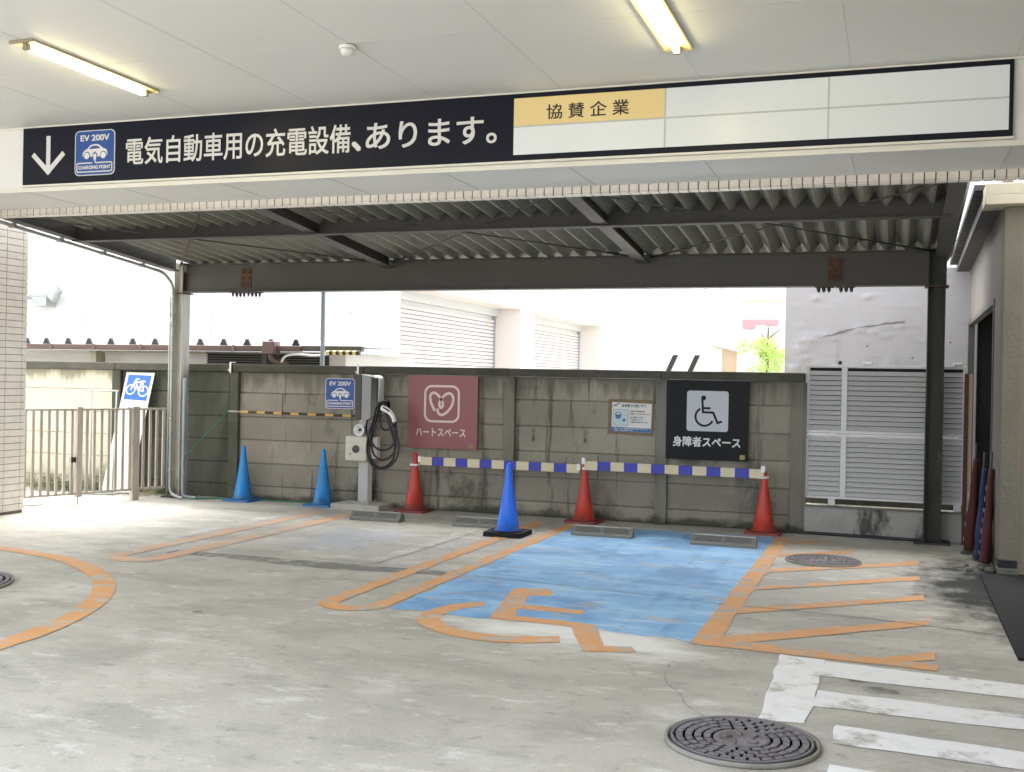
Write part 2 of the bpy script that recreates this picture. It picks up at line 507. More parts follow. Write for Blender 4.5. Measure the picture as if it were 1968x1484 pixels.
def dup(root, loc, label, group=None):
    def cp(o, par):
        c = o.copy()
        COL.objects.link(c)
        c.parent = par
        for ch in list(o.children):
            cp(ch, c)
        return c
    r = cp(root, None)
    r.location = loc
    r['label'] = label
    if group:
        r['group'] = group
    return r


def rrect(x0, x1, z0, z1, r, n=6):
    out = []
    for (cx, cz, a0) in ((x1 - r, z0 + r, -90), (x1 - r, z1 - r, 0), (x0 + r, z1 - r, 90), (x0 + r, z0 + r, 180)):
        for k in range(n + 1):
            a = R(a0 + 90 * k / n)
            out.append((cx + r * math.cos(a), cz + r * math.sin(a)))
    return out


def disc(cx, cz, r, n=28):
    return [(cx + r * math.cos(2 * math.pi * k / n), cz + r * math.sin(2 * math.pi * k / n)) for k in range(n)]


def stroke(mb, pts, wd, y, t, closed=False, cap=True):
    """thick polyline plate in XZ"""
    n = len(pts)
    L, Rr = [], []
    for i in range(n):
        p = Vector(pts[i])
        if closed:
            a, b = Vector(pts[i - 1]), Vector(pts[(i + 1) % n])
        else:
            a, b = Vector(pts[max(i - 1, 0)]), Vector(pts[min(i + 1, n - 1)])
        d1 = (p - a).normalized() if (p - a).length > 1e-9 else (b - p).normalized()
        d2 = (b - p).normalized() if (b - p).length > 1e-9 else d1
        d = (d1 + d2).normalized()
        nn = Vector((-d.y, d.x))
        k = 1.0 / max(0.5, d.dot(d1))
        L.append(p + nn * wd / 2 * k)
        Rr.append(p - nn * wd / 2 * k)
    m = n if closed else n - 1
    for i in range(m):
        j = (i + 1) % n
        q = [L[i], L[j], Rr[j], Rr[i]]
        mb.slab([(v.x, v.y) for v in q], y, t)
    if cap and not closed:
        for p in (pts[0], pts[-1]):
            mb.slab(disc(p[0], p[1], wd / 2, 14), y, t * 0.98)


def smooth(pts, n=6, closed=False):
    """Catmull-Rom through points (any dimension)"""
    pts = [Vector(p) for p in pts]
    out = []
    m = len(pts)
    rng = range(m if closed else m - 1)
    for i in rng:
        g = (lambda k: pts[k % m]) if closed else (lambda k: pts[min(max(k, 0), m - 1)])
        p0, p1, p2, p3 = g(i - 1), g(i), g(i + 1), g(i + 2)
        for k in range(n):
            t = k / n
            out.append(0.5 * ((2 * p1) + (p2 - p0) * t + (2 * p0 - 5 * p1 + 4 * p2 - p3) * t * t + (3 * p1 - p0 - 3 * p2 + p3) * t ** 3))
    if not closed:
        out.append(pts[-1])
    return out


def lettering(name, body, x0, x1, zb, zt, y, m, parent, bold=0.0, t=0.002, label=None, xz=None):
    """text as one mesh in the XZ plane, fitted into x0..x1 / zb..zt, front facing -Y"""
    cu = bpy.data.curves.new(name, 'FONT')
    cu.body = body
    cu.size = 1
    cu.extrude = 0.5
    cu.resolution_u = 4
    ob = bpy.data.objects.new(name, cu)
    COL.objects.link(ob)
    bpy.context.view_layer.update()
    me = bpy.data.meshes.new_from_object(ob.evaluated_get(bpy.context.evaluated_depsgraph_get()))
    bpy.data.objects.remove(ob)
    xs = [v.co.x for v in me.vertices]
    ys = [v.co.y for v in me.vertices]
    ax, bx, ay, by = min(xs), max(xs), min(ys), max(ys)
    off = wloc(parent) if parent else Vector((0, 0, 0))
    src = [v.co.copy() for v in me.vertices]
    faces = [tuple(p.vertices) for p in me.polygons]
    sx, sz = (x1 - x0) / (bx - ax), (zt - zb) / (by - ay)
    shifts = [(0, 0)] if bold <= 0 else [(0, 0), (-bold, -bold), (bold, -bold), (-bold, bold), (bold, bold)]
    vs_, fs_ = [], []
    for k, (dx, dz) in enumerate(shifts):       # slightly proud copies thicken the strokes
        base_i = len(vs_)
        for c in src:
            vs_.append(Vector((x0 + (c.x - ax + dx) * sx, y - t * (0.5 + .06 * k) - c.z * t, zb + (c.y - ay + dz) * sz)) - off)
        fs_ += [tuple(i + base_i for i in f) for f in faces]
    me = bpy.data.meshes.new(name)
    me.from_pydata([tuple(v) for v in vs_], [], fs_)
    me.name = name
    me.materials.clear()
    me.materials.append(m)
    o = bpy.data.objects.new(name, me)
    COL.objects.link(o)
    o.parent = parent
    if label:
        o['label'] = label
    return o


def rag(poly, step=0.06, amp=0.008, seed=0):
    """closed 2-D outline with a slightly uneven hand-painted edge"""
    out = []
    n = len(poly)
    for i in range(n):
        a, b = Vector(poly[i]), Vector(poly[(i + 1) % n])
        d = b - a
        k = max(1, int(d.length / step))
        nn = Vector((-d.y, d.x)).normalized() if d.length > 1e-9 else Vector((0, 0))
        for j in range(k):
            p = a + d * (j / k)
            q = p + nn * amp * (2 * mnoise.noise(Vector((p.x * 6, p.y * 6, seed))))
            out.append((q.x, q.y))
    return out


def hbeam(mb, x0, y0, z0, x1, y1, z1, h, wd, tw=0.009, tf=0.012, vertical=False):
    """H beam; (x0..)-(x1..) is the bottom centre line of the section, h height, wd flange width"""
    a, b = Vector((x0, y0, z0)), Vector((x1, y1, z1))
    d = (b - a).normalized()
    s = d.cross(Vector((0, 0, 1))).normalized()
    u = s.cross(d).normalized()

    def bar(s0, s1, u0, u1):
        la = [a + s * i + u * j for i, j in ((s0, u0), (s1, u0), (s1, u1), (s0, u1))]
        lb = [p + (b - a) for p in la]
        mb.prism(la, lb)
    bar(-wd / 2, wd / 2, 0, tf)
    bar(-wd / 2, wd / 2, h - tf, h)
    bar(-tw / 2, tw / 2, tf, h - tf)
    return mb


# ================================================================== SETTING: ground and its painted markings
g = MB()
g.sheet([(-150, -60), (150, -60), (150, 220), (-150, 220)], 0.0)
ground = g.build('ground', M['concrete'])
ground['kind'] = 'structure'
ground['label'] = 'worn grey concrete parking floor with stains'
ground['category'] = 'ground'


NM = [0]


def mark(name, poly, z, m, label=None, step=0.05, amp=0.006):
    NM[0] += 1
    z += .00002 * (NM[0] % 40)
    return MB().sheet(rag(poly, step, amp, z * 100), z).build(name, m, ground, label)


def faded(name, poly, inner, z, m, label=None):
    """sheet whose rim carries fade=0 and core fade=1 (paint or painted shade thinning out at the rim)"""
    bm = bmesh.new()
    fl = bm.verts.layers.float.new('fade')
    n = len(poly)
    rings = []
    c = Vector(inner)
    for k, f in ((0.0, 0.0), (0.2, 0.3), (0.4, 0.62), (0.7, 1.0), (0.97, 1.0)):
        ring = []
        for p in poly:
            q = Vector(p).lerp(c, k)
            v = bm.verts.new((q.x, q.y, z))
            v[fl] = f
            ring.append(v)
        rings.append(ring)
    for a, b in zip(rings, rings[1:]):
        for i in range(n):
            bm.faces.new((a[i], a[(i + 1) % n], b[(i + 1) % n], b[i]))
    bm.faces.new(rings[-1])
    bmesh.ops.recalc_face_normals(bm, faces=bm.faces[:])
    me = bpy.data.meshes.new(name)
    bm.to_mesh(me)
    bm.free()
    me.materials.append(m)
    o = bpy.data.objects.new(name, me)
    COL.objects.link(o)
    o.parent = ground
    if label:
        o['label'] = label
    return o


Z1, Z2, Z3, Z4 = 0.0015, 0.0025, 0.0036, 0.0048
faded('white_overspray', smooth([(-3.35, 6.62), (-2.9, 6.95), (-2.2, 7.05), (-1.3, 6.85), (-0.85, 6.55), (-0.75, 6.1), (-1.3, 5.95), (-2.0, 6.2), (-2.7, 6.35)], 4, True),
      (-1.7, 6.55), .0005, M['primer'], 'white primer patch in front of the blue bay')
faded('floor_shade_patch', smooth([(0.30, 11.7), (-0.05, 10.8), (-0.08, 9.5), (0.12, 8.3), (0.36, 7.4), (0.62, 6.75), (1.3, 6.5), (2.2, 7.0), (2.2, 9.5), (1.2, 11.9)], 4, True),
      (0.95, 9.0), .0007, M['floor_shade'], 'shade painted dark on the floor beside the shed')  # shade by the shed painted onto the floor, thinning at its rim
faded('faded_blue_paint', [(-5.7, 10.9), (-4.3, 10.9), (-4.25, 8.4), (-4.9, 8.35), (-5.6, 8.5)], (-4.95, 9.6), .0006, M['tint'], 'faded bluish tint on the charging bay floor')
# blue bay
blue = [(-3.25, 11.60), (-1.125, 11.63), (-1.125, 6.72)]
fr = [(-1.125, 6.66), (-1.5, 6.74), (-1.93, 6.85), (-2.35, 6.80), (-2.65, 6.76), (-2.95, 6.86), (-3.2, 6.80)]
mark('blue_bay_paint', blue + fr, Z2, M['blue'], 'blue painted bay with pale smears', 0.04, 0.025)
mark('mortar_strip', [(-6.0, 8.31), (-3.40, 8.31), (-3.37, 8.13), (-4.44, 8.02), (-5.43, 8.10), (-6.0, 8.14)], Z1, M['patch'], None, 0.05, 0.015)
mark('white_parking_line', [(-4.21, 11.2), (-4.05, 11.2), (-4.05, 9.2), (-4.12, 8.33), (-4.26, 8.33), (-4.21, 9.3)], Z2, M['white_worn'], 'faded white parking line', 0.04, 0.012)
mark('white_parking_line', [(-6.6, 11.3), (-6.44, 11.3), (-6.44, 8.9), (-6.6, 8.9)], Z1, M['white_worn'], None, 0.04, 0.012)


def uline(x0, x1, wd, yf, yb, m, label):
    """two parallel lines joined by a rounded front end"""
    cx, ro = (x0 + x1) / 2, (x1 - x0) / 2
    ri_ = ro - wd
    yc = yf + ro
    outer = [(x0, yb), (x0, yc)] + [(cx - ro * math.cos(R(a)), yc - ro * math.sin(R(a))) for a in range(15, 180, 15)] + [(x1, yc), (x1, yb)]
    innr = [(x1 - wd, yb), (x1 - wd, yc)] + [(cx + ri_ * math.cos(R(a)), yc - ri_ * math.sin(R(a))) for a in range(15, 180, 15)] + [(x0 + wd, yc), (x0 + wd, yb)]
    mark('orange_parking_line', outer + innr, Z3, m, label)


uline(-3.745, -3.235, 0.135, 6.62, 11.75, M['orange'], 'orange double line with rounded end beside the blue bay')
uline(-6.345, -5.755, 0.175, 7.60, 11.45, M['orange_worn'], 'faded orange double line leading to the charger')
mark('hatched_line', [(-1.136, 6.625), (-1.131, 11.66), (-0.991, 11.68), (-0.985, 7.574), (-0.979, 6.89), (0.253, 7.965), (0.241, 7.77), (-0.80, 6.80), (-0.072, 6.705), (0.254, 6.993),
     (0.247, 6.794), (0.12, 6.685), (0.254, 6.673), (0.249, 6.529), (-0.562, 6.579)], Z3, M['orange'], 'orange hatched border beside the blue bay')
for pl in ([(-0.983, 7.81), (0.24, 8.907), (0.231, 8.69), (-0.983, 7.625)], [(-0.986, 8.716), (0.225, 9.79), (0.229, 9.585), (-0.986, 8.55)],
           [(-0.986, 9.60), (0.233, 10.642), (0.226, 10.40), (-0.986, 9.40)], [(-0.988, 10.50), (-0.342, 11.062), (-0.335, 10.88), (-0.988, 10.32)],
           [(-0.989, 11.374), (-0.596, 11.68), (-0.608, 11.52), (-0.989, 11.2)]):
    mark('orange_hatch_stripe', pl, Z3, M['orange'])
mark('wheelchair_symbol', [(-2.478, 6.787), (-2.664, 7.802), (-2.637, 7.879), (-2.478, 7.929), (-2.405, 7.906), (-2.345, 7.791), (-2.333, 7.674), (-2.483, 7.635), (-2.416, 7.315), (-1.968, 7.287), (-1.952, 7.15),
     (-2.401, 7.15), (-2.344, 6.928), (-1.96, 6.91), (-1.781, 6.876), (-1.594, 6.349), (-1.438, 6.397), (-1.381, 6.277), (-1.674, 6.159), (-1.916, 6.77), (-2.317, 6.786)], Z3, M['orange'],
     'orange seated figure of the wheelchair marking', 0.05, 0.003)
mark('wheelchair_symbol', [(-2.683, 7.278), (-2.775, 7.236), (-2.864, 7.11), (-2.924, 6.926), (-2.932, 6.726), (-2.907, 6.581), (-2.847, 6.476), (-2.735, 6.364), (-2.561, 6.248), (-2.38, 6.186), (-2.201, 6.182),
     (-2.044, 6.231), (-1.862, 6.332), (-1.908, 6.484), (-2.064, 6.399), (-2.237, 6.349), (-2.388, 6.363), (-2.54, 6.406), (-2.659, 6.484), (-2.746, 6.605), (-2.79, 6.727), (-2.791, 6.867), (-2.745, 7.02), (-2.646, 7.133)],
     Z3, M['orange'], 'orange wheel arc of the wheelchair marking', 0.05, 0.003)
arc = []
for k in range(41):
    a = R(-30 + 190 * k / 40)
    arc.append((-7.70 + 3.02 * math.cos(a), 4.80 + 3.02 * math.sin(a)))
for k in range(40, -1, -1):
    a = R(-30 + 190 * k / 40)
    arc.append((-7.70 + 2.86 * math.cos(a), 4.80 + 2.86 * math.sin(a)))
mark('orange_circle_line', arc, Z3, M['orange'], 'large orange turning circle', 0.03, 0.006)
mark('crosswalk_stripe', [(-0.60, 6.565), (-0.346, 6.53), (-0.35, 5.556), (-0.365, 5.256), (-0.57, 5.237)], Z3, M['white'], None, 0.03, 0.006)
for pl in ([(-0.341, 6.50), (1.1, 6.36), (1.1, 6.10), (-0.343, 6.158)], [(-0.345, 5.865), (1.1, 5.77), (1.1, 5.54), (-0.346, 5.565)],
           [(-0.228, 5.288), (1.1, 5.16), (1.1, 4.93), (-0.227, 5.02)], [(-0.225, 4.731), (1.1, 4.60), (1.1, 4.36), (-0.225, 4.46)]):
    mark('crosswalk_stripe', pl, Z3, M['white'], None, 0.03, 0.007)
for cx_, cy_, rr_ in ( (-.05, 6.0, .09), (-4.3, 6.2, .04), (.12, 5.62, .07), (-.15, 6.15, .05)):
    mark('floor_stain', [(cx_ + rr_ * (1 + .5 * mnoise.noise(Vector((k * .9, cx_, 2)))) * math.cos(k * .45), cy_ + rr_ * (.8 + .5 * mnoise.noise(Vector((k * .8, cy_, 5)))) * math.sin(k * .45)) for k in range(14)], .0012, M['patch'], None, .02, .01)
crk = MB()
for pts, wdt in (([(-1.15, 6.1), (-1.11, 5.75), (-0.98, 5.5), (-0.93, 5.35), (-0.80, 5.17)], .0028), ([(-0.97, 7.9), (-0.4, 7.86), (0.1, 7.78), (0.7, 7.62)], .012),
                 ([(-4.05, 11.9), (-4.03, 10), (-4.08, 8.4)], .006), ([(-8.9, 10.35), (-7.6, 11.0), (-6.6, 11.2)], .004), ([(-3.3, 8.25), (-2.2, 8.1), (-1.1, 7.9)], .008)):
    pp = smooth([Vector((p[0], p[1])) for p in pts], 8)
    for a, b in zip(pp, pp[1:]):
        d = (b - a).normalized()
        j = Vector((random.uniform(-1, 1), random.uniform(-1, 1))) * .004
        nn = Vector((-d.y, d.x)) * wdt / 2
        crk.poly([((a + nn + j).x, (a + nn + j).y, Z4), ((a - nn).x, (a - nn).y, Z4), ((b - nn).x, (b - nn).y, Z4), ((b + nn).x, (b + nn).y, Z4)])
crk.build('floor_crack', M['seam'], ground)


# ================================================================== THE BUILDING OVERHEAD (drive-through)
bld = thing('building', 'cream building overhang with ceiling and tiled edge above the parking floor', 'building', (-4, 7, 0))
mb = MB()
mb.box(-14, 3.2, 3.4, 7.87, 3.724, 7.2)
mb.build('ceiling', M['ceil'], bld)
mb = MB()
mb.box(-14, 3.2, 7.871, 8.897, 3.187, 7.15)
mb.build('soffit_beam', M['ceil'], bld)
mb = MB()          # trims round the sign: upper white bead and lower moulding
mb.box(-7.345, 0.70, 7.835, 7.869, 3.190, 3.206)
mb.box(-14, 3.2, 7.862, 7.8705, 3.150, 3.186)
mb.box(-14, 3.2, 7.846, 7.869, 3.7085, 3.7225)
mb.build('sign_trim', M['fascia'], bld)
mb = MB()
for k in range(-8, 5):
    x = -0.322 + 1.0236 * k
    mb.box(x - .0025, x + .0025, 7.9, 8.86, 3.1845, 3.1869)
    mb.box(x - .0015, x + .0015, 3.6, 7.83, 3.7225, 3.7239)
for yy in (6.41, 4.55):
    mb.box(-14, 3.2, yy - .0015, yy + .0015, 3.7225, 3.7239)
mb.build('panel_joint', M['softseam'], bld)
mb = MB()          # tiled lip at the outer edge, one tile every 8 cm
mb.box(-14, 3.2, 8.885, 8.975, 3.128, 3.1868)
mb.build('lip_backing', M['grout'], bld)
mb = MB()
k = 0
x = -11.0
while x < 3.1:
    mb.box(x + .005, x + .076, 8.874, 8.886, 3.131, 3.186)
    mb.box(x + .005, x + .076, 8.878, 8.972, 3.117, 3.1285)
    x += .081
mb.build('tile_lip', M['tile'], bld)
# tiled pier at the left
mb = MB()
mb.box(-10.6, -9.112, 6.9, 9.812, 0.0, 3.72)
mb.build('pillar_core', M['grout'], bld)
mb = MB()
z = 0.03
while z < 3.60:
    y = 9.803
    ends = [9.825, 9.752]
    while ends[-1] > 6.95:
        ends.append(ends[-1] - .234)
    for a, b in zip(ends, ends[1:]):
        mb.box(-9.112, -9.1, b + .004, a - (.004 if a < 9.82 else 0), z + .003, z + .0705)
    xx = -9.1
    mb.box(-9.165, -9.1005, 9.8125, 9.8245, z + .004, z + .068)
    xx = -9.172
    while xx > -10.55:
        mb.box(xx - .226, xx, 9.8125, 9.824, z + .004, z + .068)
        xx -= .234
    z += .0745
mb.build('pillar_tile', M['tile'], bld)
mb = MB()
mb.box(1.15, 1.4, -3, 8.865, 0.0, 3.72)  # unseen wall, added to block light coming in from the right
mb.build('side_wall', M['brownpanel'], bld)

# fluorescent lamps recessed in the ceiling
LMP = []
for i, (xc, lab) in enumerate(((-5.435, 'lit ceiling strip lamp above the arrow end of the long sign'), (-1.36, 'lit ceiling strip lamp above the blank panels of the long sign'))):
    t = thing('ceiling_lamp', lab, 'ceiling lamp', (xc, 6.42, 3.72), 'strip lamps in the ceiling')
    m_ = MB()
    hw = .088
    prof = [(-hw, 0.0), (-hw - .006, -.010), (-hw + .004, -.012), (-.03, -.004), (.03, -.004), (hw - .004, -.012), (hw + .006, -.010), (hw, 0)]
    m_.prism([(xc + p[0], 5.775, 3.7195 + p[1]) for p in prof], [(xc + p[0], 7.075, 3.7195 + p[1]) for p in prof])
    m_.build('reflector', M['reflector'], t)
    m_ = MB()
    m_.tube([(xc, 5.85, 3.688), (xc, 7.0, 3.688)], .022, 14)
    m_.build('tube', M['tube'], t)
    for yy, ye in ((5.805, 5.765), (7.02, 7.0755)):
        m_ = MB()
        m_.box(xc - .02, xc + .02, yy, yy + .03, 3.668, 3.712)
        m_.box(xc - hw - .008, xc + hw + .008, ye, ye + .009, 3.700, 3.7195)
        m_.box(xc - .012, xc + .012, min(yy + .0305, ye + .0095), max(yy - .0005, ye - .0005), 3.703, 3.712)
        m_.build('end_cap', M['lampend'], t)
t = thing('smoke_detector', 'small round white detector on the ceiling', 'detector', (-3.416, 6.461, 3.72))
MB().lathe([(.055, 3.7195), (.055, 3.700), (.05, 3.697)], (-3.416, 6.461, 0), 28).build('base_plate', M['plastic_w'], t)
MB().lathe([(.044, 3.6965), (.044, 3.675), (.036, 3.660), (.012, 3.655)], (-3.416, 6.461, 0), 28).build('sensor_head', M['ceil'], t)


# ------------------------------------------------------------------ EV pictogram shared by two signs
def ev_sign(parent, x0, x1, z0, z1, y):
    w_, h_ = x1 - x0, z1 - z0

    def X(u): return x0 + u * w_
    def Z(v): return z1 - v * h_
    fr_ = MB().slab(rrect(x0, x1, z0, z1, .11 * w_), y, .004).build('sign_border', M['letter'], parent)
    MB().slab(rrect(X(.022), X(.978), Z(.98), Z(.02), .095 * w_), y - .004, .002).build('sign_face', M['evblue'], parent)
    yy = y - .006
    lettering('lettering', 'EV 200V', X(.15), X(.86), Z(.235), Z(.105), yy, M['letter'], parent, .022)
    m_ = MB()
    car = smooth([(X(u), Z(v)) for u, v in ((.20, .57), (.21, .50), (.26, .44), (.33, .40), (.40, .335), (.50, .312), (.60, .325), (.67, .375), (.70, .40), (.77, .43), (.81, .47), (.82, .57))], 4)
    m_.slab([(p.x, p.y) for p in car] + [(X(.72), Z(.59)), (X(.30), Z(.59))], yy, .0015)
    m_.build('car_pictogram', M['letter'], parent)
    m_ = MB()
    m_.slab([(X(u), Z(v)) for u, v in ((.36, .42), (.40, .375), (.46, .35), (.54, .348), (.60, .365), (.65, .41))], yy - .0015, .001)
    m_.slab(disc(X(.31), Z(.565), .085 * w_), yy - .0015, .001)
    m_.slab(disc(X(.72), Z(.565), .085 * w_), yy - .0015, .001)
    m_.slab([(X(u), Z(v)) for u, v in ((.455, .52), (.455, .61), (.57, .61), (.57, .52), (.535, .50), (.535, .475), (.522, .475), (.522, .50), (.50, .50), (.50, .475), (.487, .475), (.487, .50))], yy - .0015, .001)
    m_.build('car_cutout', M['evblue'], parent)
    m_ = MB()
    m_.slab(disc(X(.31), Z(.565), .066 * w_), yy - .0025, .001)
    m_.slab(disc(X(.72), Z(.565), .066 * w_), yy - .0025, .001)
    m_.slab([(X(u), Z(v)) for u, v in ((.475, .53), (.55, .53), (.55, .57), (.54, .655), (.485, .655), (.475, .57))], yy - .0025, .001)
    stroke(m_, [(X(.51), Z(.65)), (X(.515), Z(.70)), (X(.54), Z(.725)), (X(.915), Z(.725)), (X(.935), Z(.745)), (X(.935), Z(.90)), (X(.915), Z(.92)),
                (X(.085), Z(.92)), (X(.065), Z(.90)), (X(.065), Z(.745)), (X(.085), Z(.725)), (X(.44), Z(.725))], .024 * w_, yy - .001, .0012)
    m_.build('plug_pictogram', M['letter'], parent)
    lettering('lettering', 'CHARGING POINT', X(.105), X(.90), Z(.86), Z(.785), yy, M['letter'], parent, .03)


# ------------------------------------------------------------------ long overhead sign
sg = thing('overhead_sign', 'long dark navy sign with white Japanese lettering under the ceiling', 'sign', (-3.3, 7.84, 3.2))
YS = 7.838
MB().box(-7.337, 0.690, YS, 7.861, 3.2075, 3.7075).build('sign_panel', M['navy'], sg)
m_ = MB()
cx = -7.058
m_.box(cx - .022, cx + .022, YS - .003, YS - .0005, 3.30, 3.628)
for s in (-1, 1):
    m_.slab([(cx, 3.285), (cx + s * .182, 3.458), (cx + s * .182 - s * .0, 3.458 + .0), (cx + s * .152, 3.489), (cx, 3.345)] if s > 0 else
            [(cx, 3.345), (cx - .152, 3.489), (cx - .182, 3.458), (cx, 3.285)], YS - .0005, .003 if s > 0 else .0028)
m_.build('arrow', M['letter'], sg)
ev_sign(sg, -6.770, -6.350, 3.263, 3.652, YS)
lettering('lettering', '電気自動車用の充電設備', -6.236, -4.105, 3.337, 3.562, YS, M['letter'], sg, .010)
lettering('lettering', '、', -4.085, -4.015, 3.350, 3.415, YS, M['letter'], sg, .03)
lettering('lettering', 'あります。', -3.965, -2.876, 3.352, 3.555, YS, M['letter'], sg, .012)
m_ = MB()
m_.box(-2.738, 0.664, YS - .002, YS - .0004, 3.250, 3.672)
m_.build('blank_panel', M['signwhite'], sg)
m_ = MB()
m_.box(-2.738, -1.600, YS - .004, YS - .002, 3.466, 3.672)
m_.build('yellow_panel', M['yellow'], sg)
lettering('lettering', '協 賛 企 業', -2.481, -1.858, 3.502, 3.612, YS - .004, M['letter_d'], sg, .008)
m_ = MB()
m_.box(-2.738, 0.664, YS - .0034, YS - .002, 3.454, 3.4655)
for xx in (-1.5985, -0.472):
    m_.box(xx, xx + .012, YS - .0030, YS - .002, 3.250, 3.672)
m_.build('panel_line', M['signline'], sg)


# ================================================================== CANOPY
cp = thing('canopy', 'dark steel canopy with folded metal roof on two posts', 'canopy', (-4.1, 11.95, 0))
SL = 0.092            # rise per metre towards the camera


def zr(y, z_at=2.86):
    return z_at + SL * (11.95 - y)


YF, YB_ = 8.99, 12.75
XL, XR = -8.72, 0.50
# columns
def hcol(mb, x0, x1, yc, z0, z1, wd):
    mb.box(x0, x0 + .011, yc - wd / 2, yc + wd / 2, z0, z1)
    mb.box(x1 - .011, x1, yc - wd / 2, yc + wd / 2, z0, z1)
    mb.box(x0 + .011, x1 - .011, yc - .005, yc + .005, z0, z1)


for x0, x1, m_, lab in ((-8.68, -8.555, M['col'], 'pale rust streaked canopy post'), (0.295, 0.462, M['col_d'], 'dark olive canopy post with shade painted into its colour')):
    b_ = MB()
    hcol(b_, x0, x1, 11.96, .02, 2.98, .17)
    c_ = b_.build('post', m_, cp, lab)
    b_ = MB()
    b_.box(x0 - .09, x1 + .09, 11.96 - .16, 11.96 + .16, .0, .02)
    b_.build('base_plate', M['steel_d'], c_)
    b_ = MB()
    b_.box(x0 - .03, x1 + .03, 11.96 - .11, 11.96 + .11, 2.585, 2.60)
    b_.box(x1 + .0005, x1 + .006, 11.96 - .07, 11.96 + .07, 2.61, 2.86)
    b_.build('cap_plate', M['rust'], c_)
# back beam
b_ = MB()
hbeam(b_, -8.55, 11.95, 2.603, 0.295, 11.95, 2.603, .36, .16)
b_.build('back_beam', M['steel'], cp)
# middle beam
b_ = MB()
zm = 3.02
hbeam(b_, -8.68, 10.08, zm, 0.42, 10.08, zm, .235, .12)
b_.build('middle_beam', M['steel_d'], cp)
# girders and rafters
for xg, wd, nm in ((-8.66, .13, 'girder'), (0.42, .13, 'girder'), (-5.68, .13, 'rafter'), (-2.62, .13, 'rafter')):
    b_ = MB()
    hbeam(b_, xg, 11.865 if nm == 'rafter' else 11.87, zr(11.87), xg, YF, zr(YF), .25, wd)
    b_.build(nm, M['steel'] if nm == 'girder' else M['steel'], cp)
for xg in (-8.755, 0.502):      # edge fascia sheets
    b_ = MB()
    b_.prism([(xg, 12.3, zr(12.3, 2.93)), (xg + .004, 12.3, zr(12.3, 2.93)), (xg + .004, 12.3, zr(12.3, 3.24)), (xg, 12.3, zr(12.3, 3.24))],
             [(xg, YF, zr(YF, 2.93)), (xg + .004, YF, zr(YF, 2.93)), (xg + .004, YF, zr(YF, 3.24)), (xg, YF, zr(YF, 3.24))]) if xg > 0 else \
        b_.prism([(xg, 12.3, zr(12.3, 3.12)), (xg + .004, 12.3, zr(12.3, 3.12)), (xg + .004, 12.3, zr(12.3, 3.26)), (xg, 12.3, zr(12.3, 3.26))],
                 [(xg, YF, zr(YF, 3.12)), (xg + .004, YF, zr(YF, 3.12)), (xg + .004, YF, zr(YF, 3.26)), (xg, YF, zr(YF, 3.26))])
    b_.build('edge_fascia', M['header'] if xg > 0 else M['steel'], cp)
# folded plate roof, valleys resting on the beams
b_ = MB()
pitch, hgt_ = .19, .105
prof = []
x = XL + .155
while x < XR - .02:
    prof += [(x, hgt_), (x + .012, hgt_), (x + .088, 0.0), (x + .112, 0.0), (x + .188, hgt_)]
    x += pitch
z0_ = 3.118
for (xa, ha), (xb, hb) in zip(prof, prof[1:]):
    if xb - xa < 1e-6:
        continue
    pa = [(xa, YB_, zr(YB_, z0_) - .155 + ha), (xb, YB_, zr(YB_, z0_) - .155 + hb)]
    pf = [(xa, YF, zr(YF, z0_) - .155 + ha), (xb, YF, zr(YF, z0_) - .155 + hb)]
    t_ = .0012
    b_.prism([pa[0], pa[1], (pa[1][0], pa[1][1], pa[1][2] + t_), (pa[0][0], pa[0][1], pa[0][2] + t_)],
             [pf[0], pf[1], (pf[1][0], pf[1][1], pf[1][2] + t_), (pf[0][0], pf[0][1], pf[0][2] + t_)])
b_.build('roof_sheet', M['roof'], cp)
# zig-zag seat brackets under the folds (over back and middle beam)
for yy, zt in ((11.95, 2.963), (10.08, 3.255)):
    b_ = MB()
    x = XL + .155
    while x < XR - .1:
        b_.tube([(x + .015, yy, zt + .105), (x + .1, yy, zt + .004), (x + .19, yy, zt + .100)], .006, 6)
        x += pitch
    b_.build('fold_seat', M['steel_d'], cp)
# diagonal rods
for a, c in (((-6.572, 9.377, 3.152), (-8.58, 11.86, 2.93)), ((-8.60, 9.25, 3.16), (-5.76, 11.84, 2.93)), ((-5.60, 9.05, 3.18), (-2.70, 11.82, 2.94)),
             ((-2.72, 9.05, 3.183), (-5.60, 11.84, 2.93)), ((-2.54, 11.84, 2.93), (0.33, 9.2, 3.16)), ((-2.54, 9.1, 3.17), (0.36, 11.80, 2.93))):
    b_ = MB()
    b_.tube([a, c], .0085, 8)
    v = Vector(c) - Vector(a)
    p = Vector(a) + v * .93
    b_.tube([p - v.normalized() * .07, p + v.normalized() * .07], .016, 8)
    b_.build('brace_rod', M['rust'] if a[0] < -5 and c[0] < -8 else M['steel_d'], cp)
# bolted splices of the back beam
for xs in (-7.665, -0.61):
    b_ = MB()
    b_.box(xs - .075, xs + .075, 11.938, 11.9445, 2.66, 2.90)
    b_.box(xs - .20, xs - .008, 11.875, 12.025, 2.594, 2.6025)
    b_.box(xs + .008, xs + .20, 11.875, 12.025, 2.594, 2.6025)
    sp = b_.build('splice_plate', M['rust'], cp)
    for k in (-3, -2, -1, 1, 2, 3):
        for yb in (11.905, 11.995):
            b_ = MB()
            b_.lathe([(.017, 0), (.017, -.03), (.009, -.038), (.009, -.048)], (xs + .052 * k + (.008 if k > 0 else -.008), yb, 2.594), 6, smooth=False)
            b_.build('bolt', M['steel_d'], sp)
    for kz in range(3):
        for q in (-1, 1):
            b_ = MB()
            b_.lathe([(.014, 0), (.014, -.012)], (xs + q * .035, 11.938, 2.71 + .07 * kz), 6, axis='y', smooth=False)
            b_.build('bolt', M['rust'], sp)
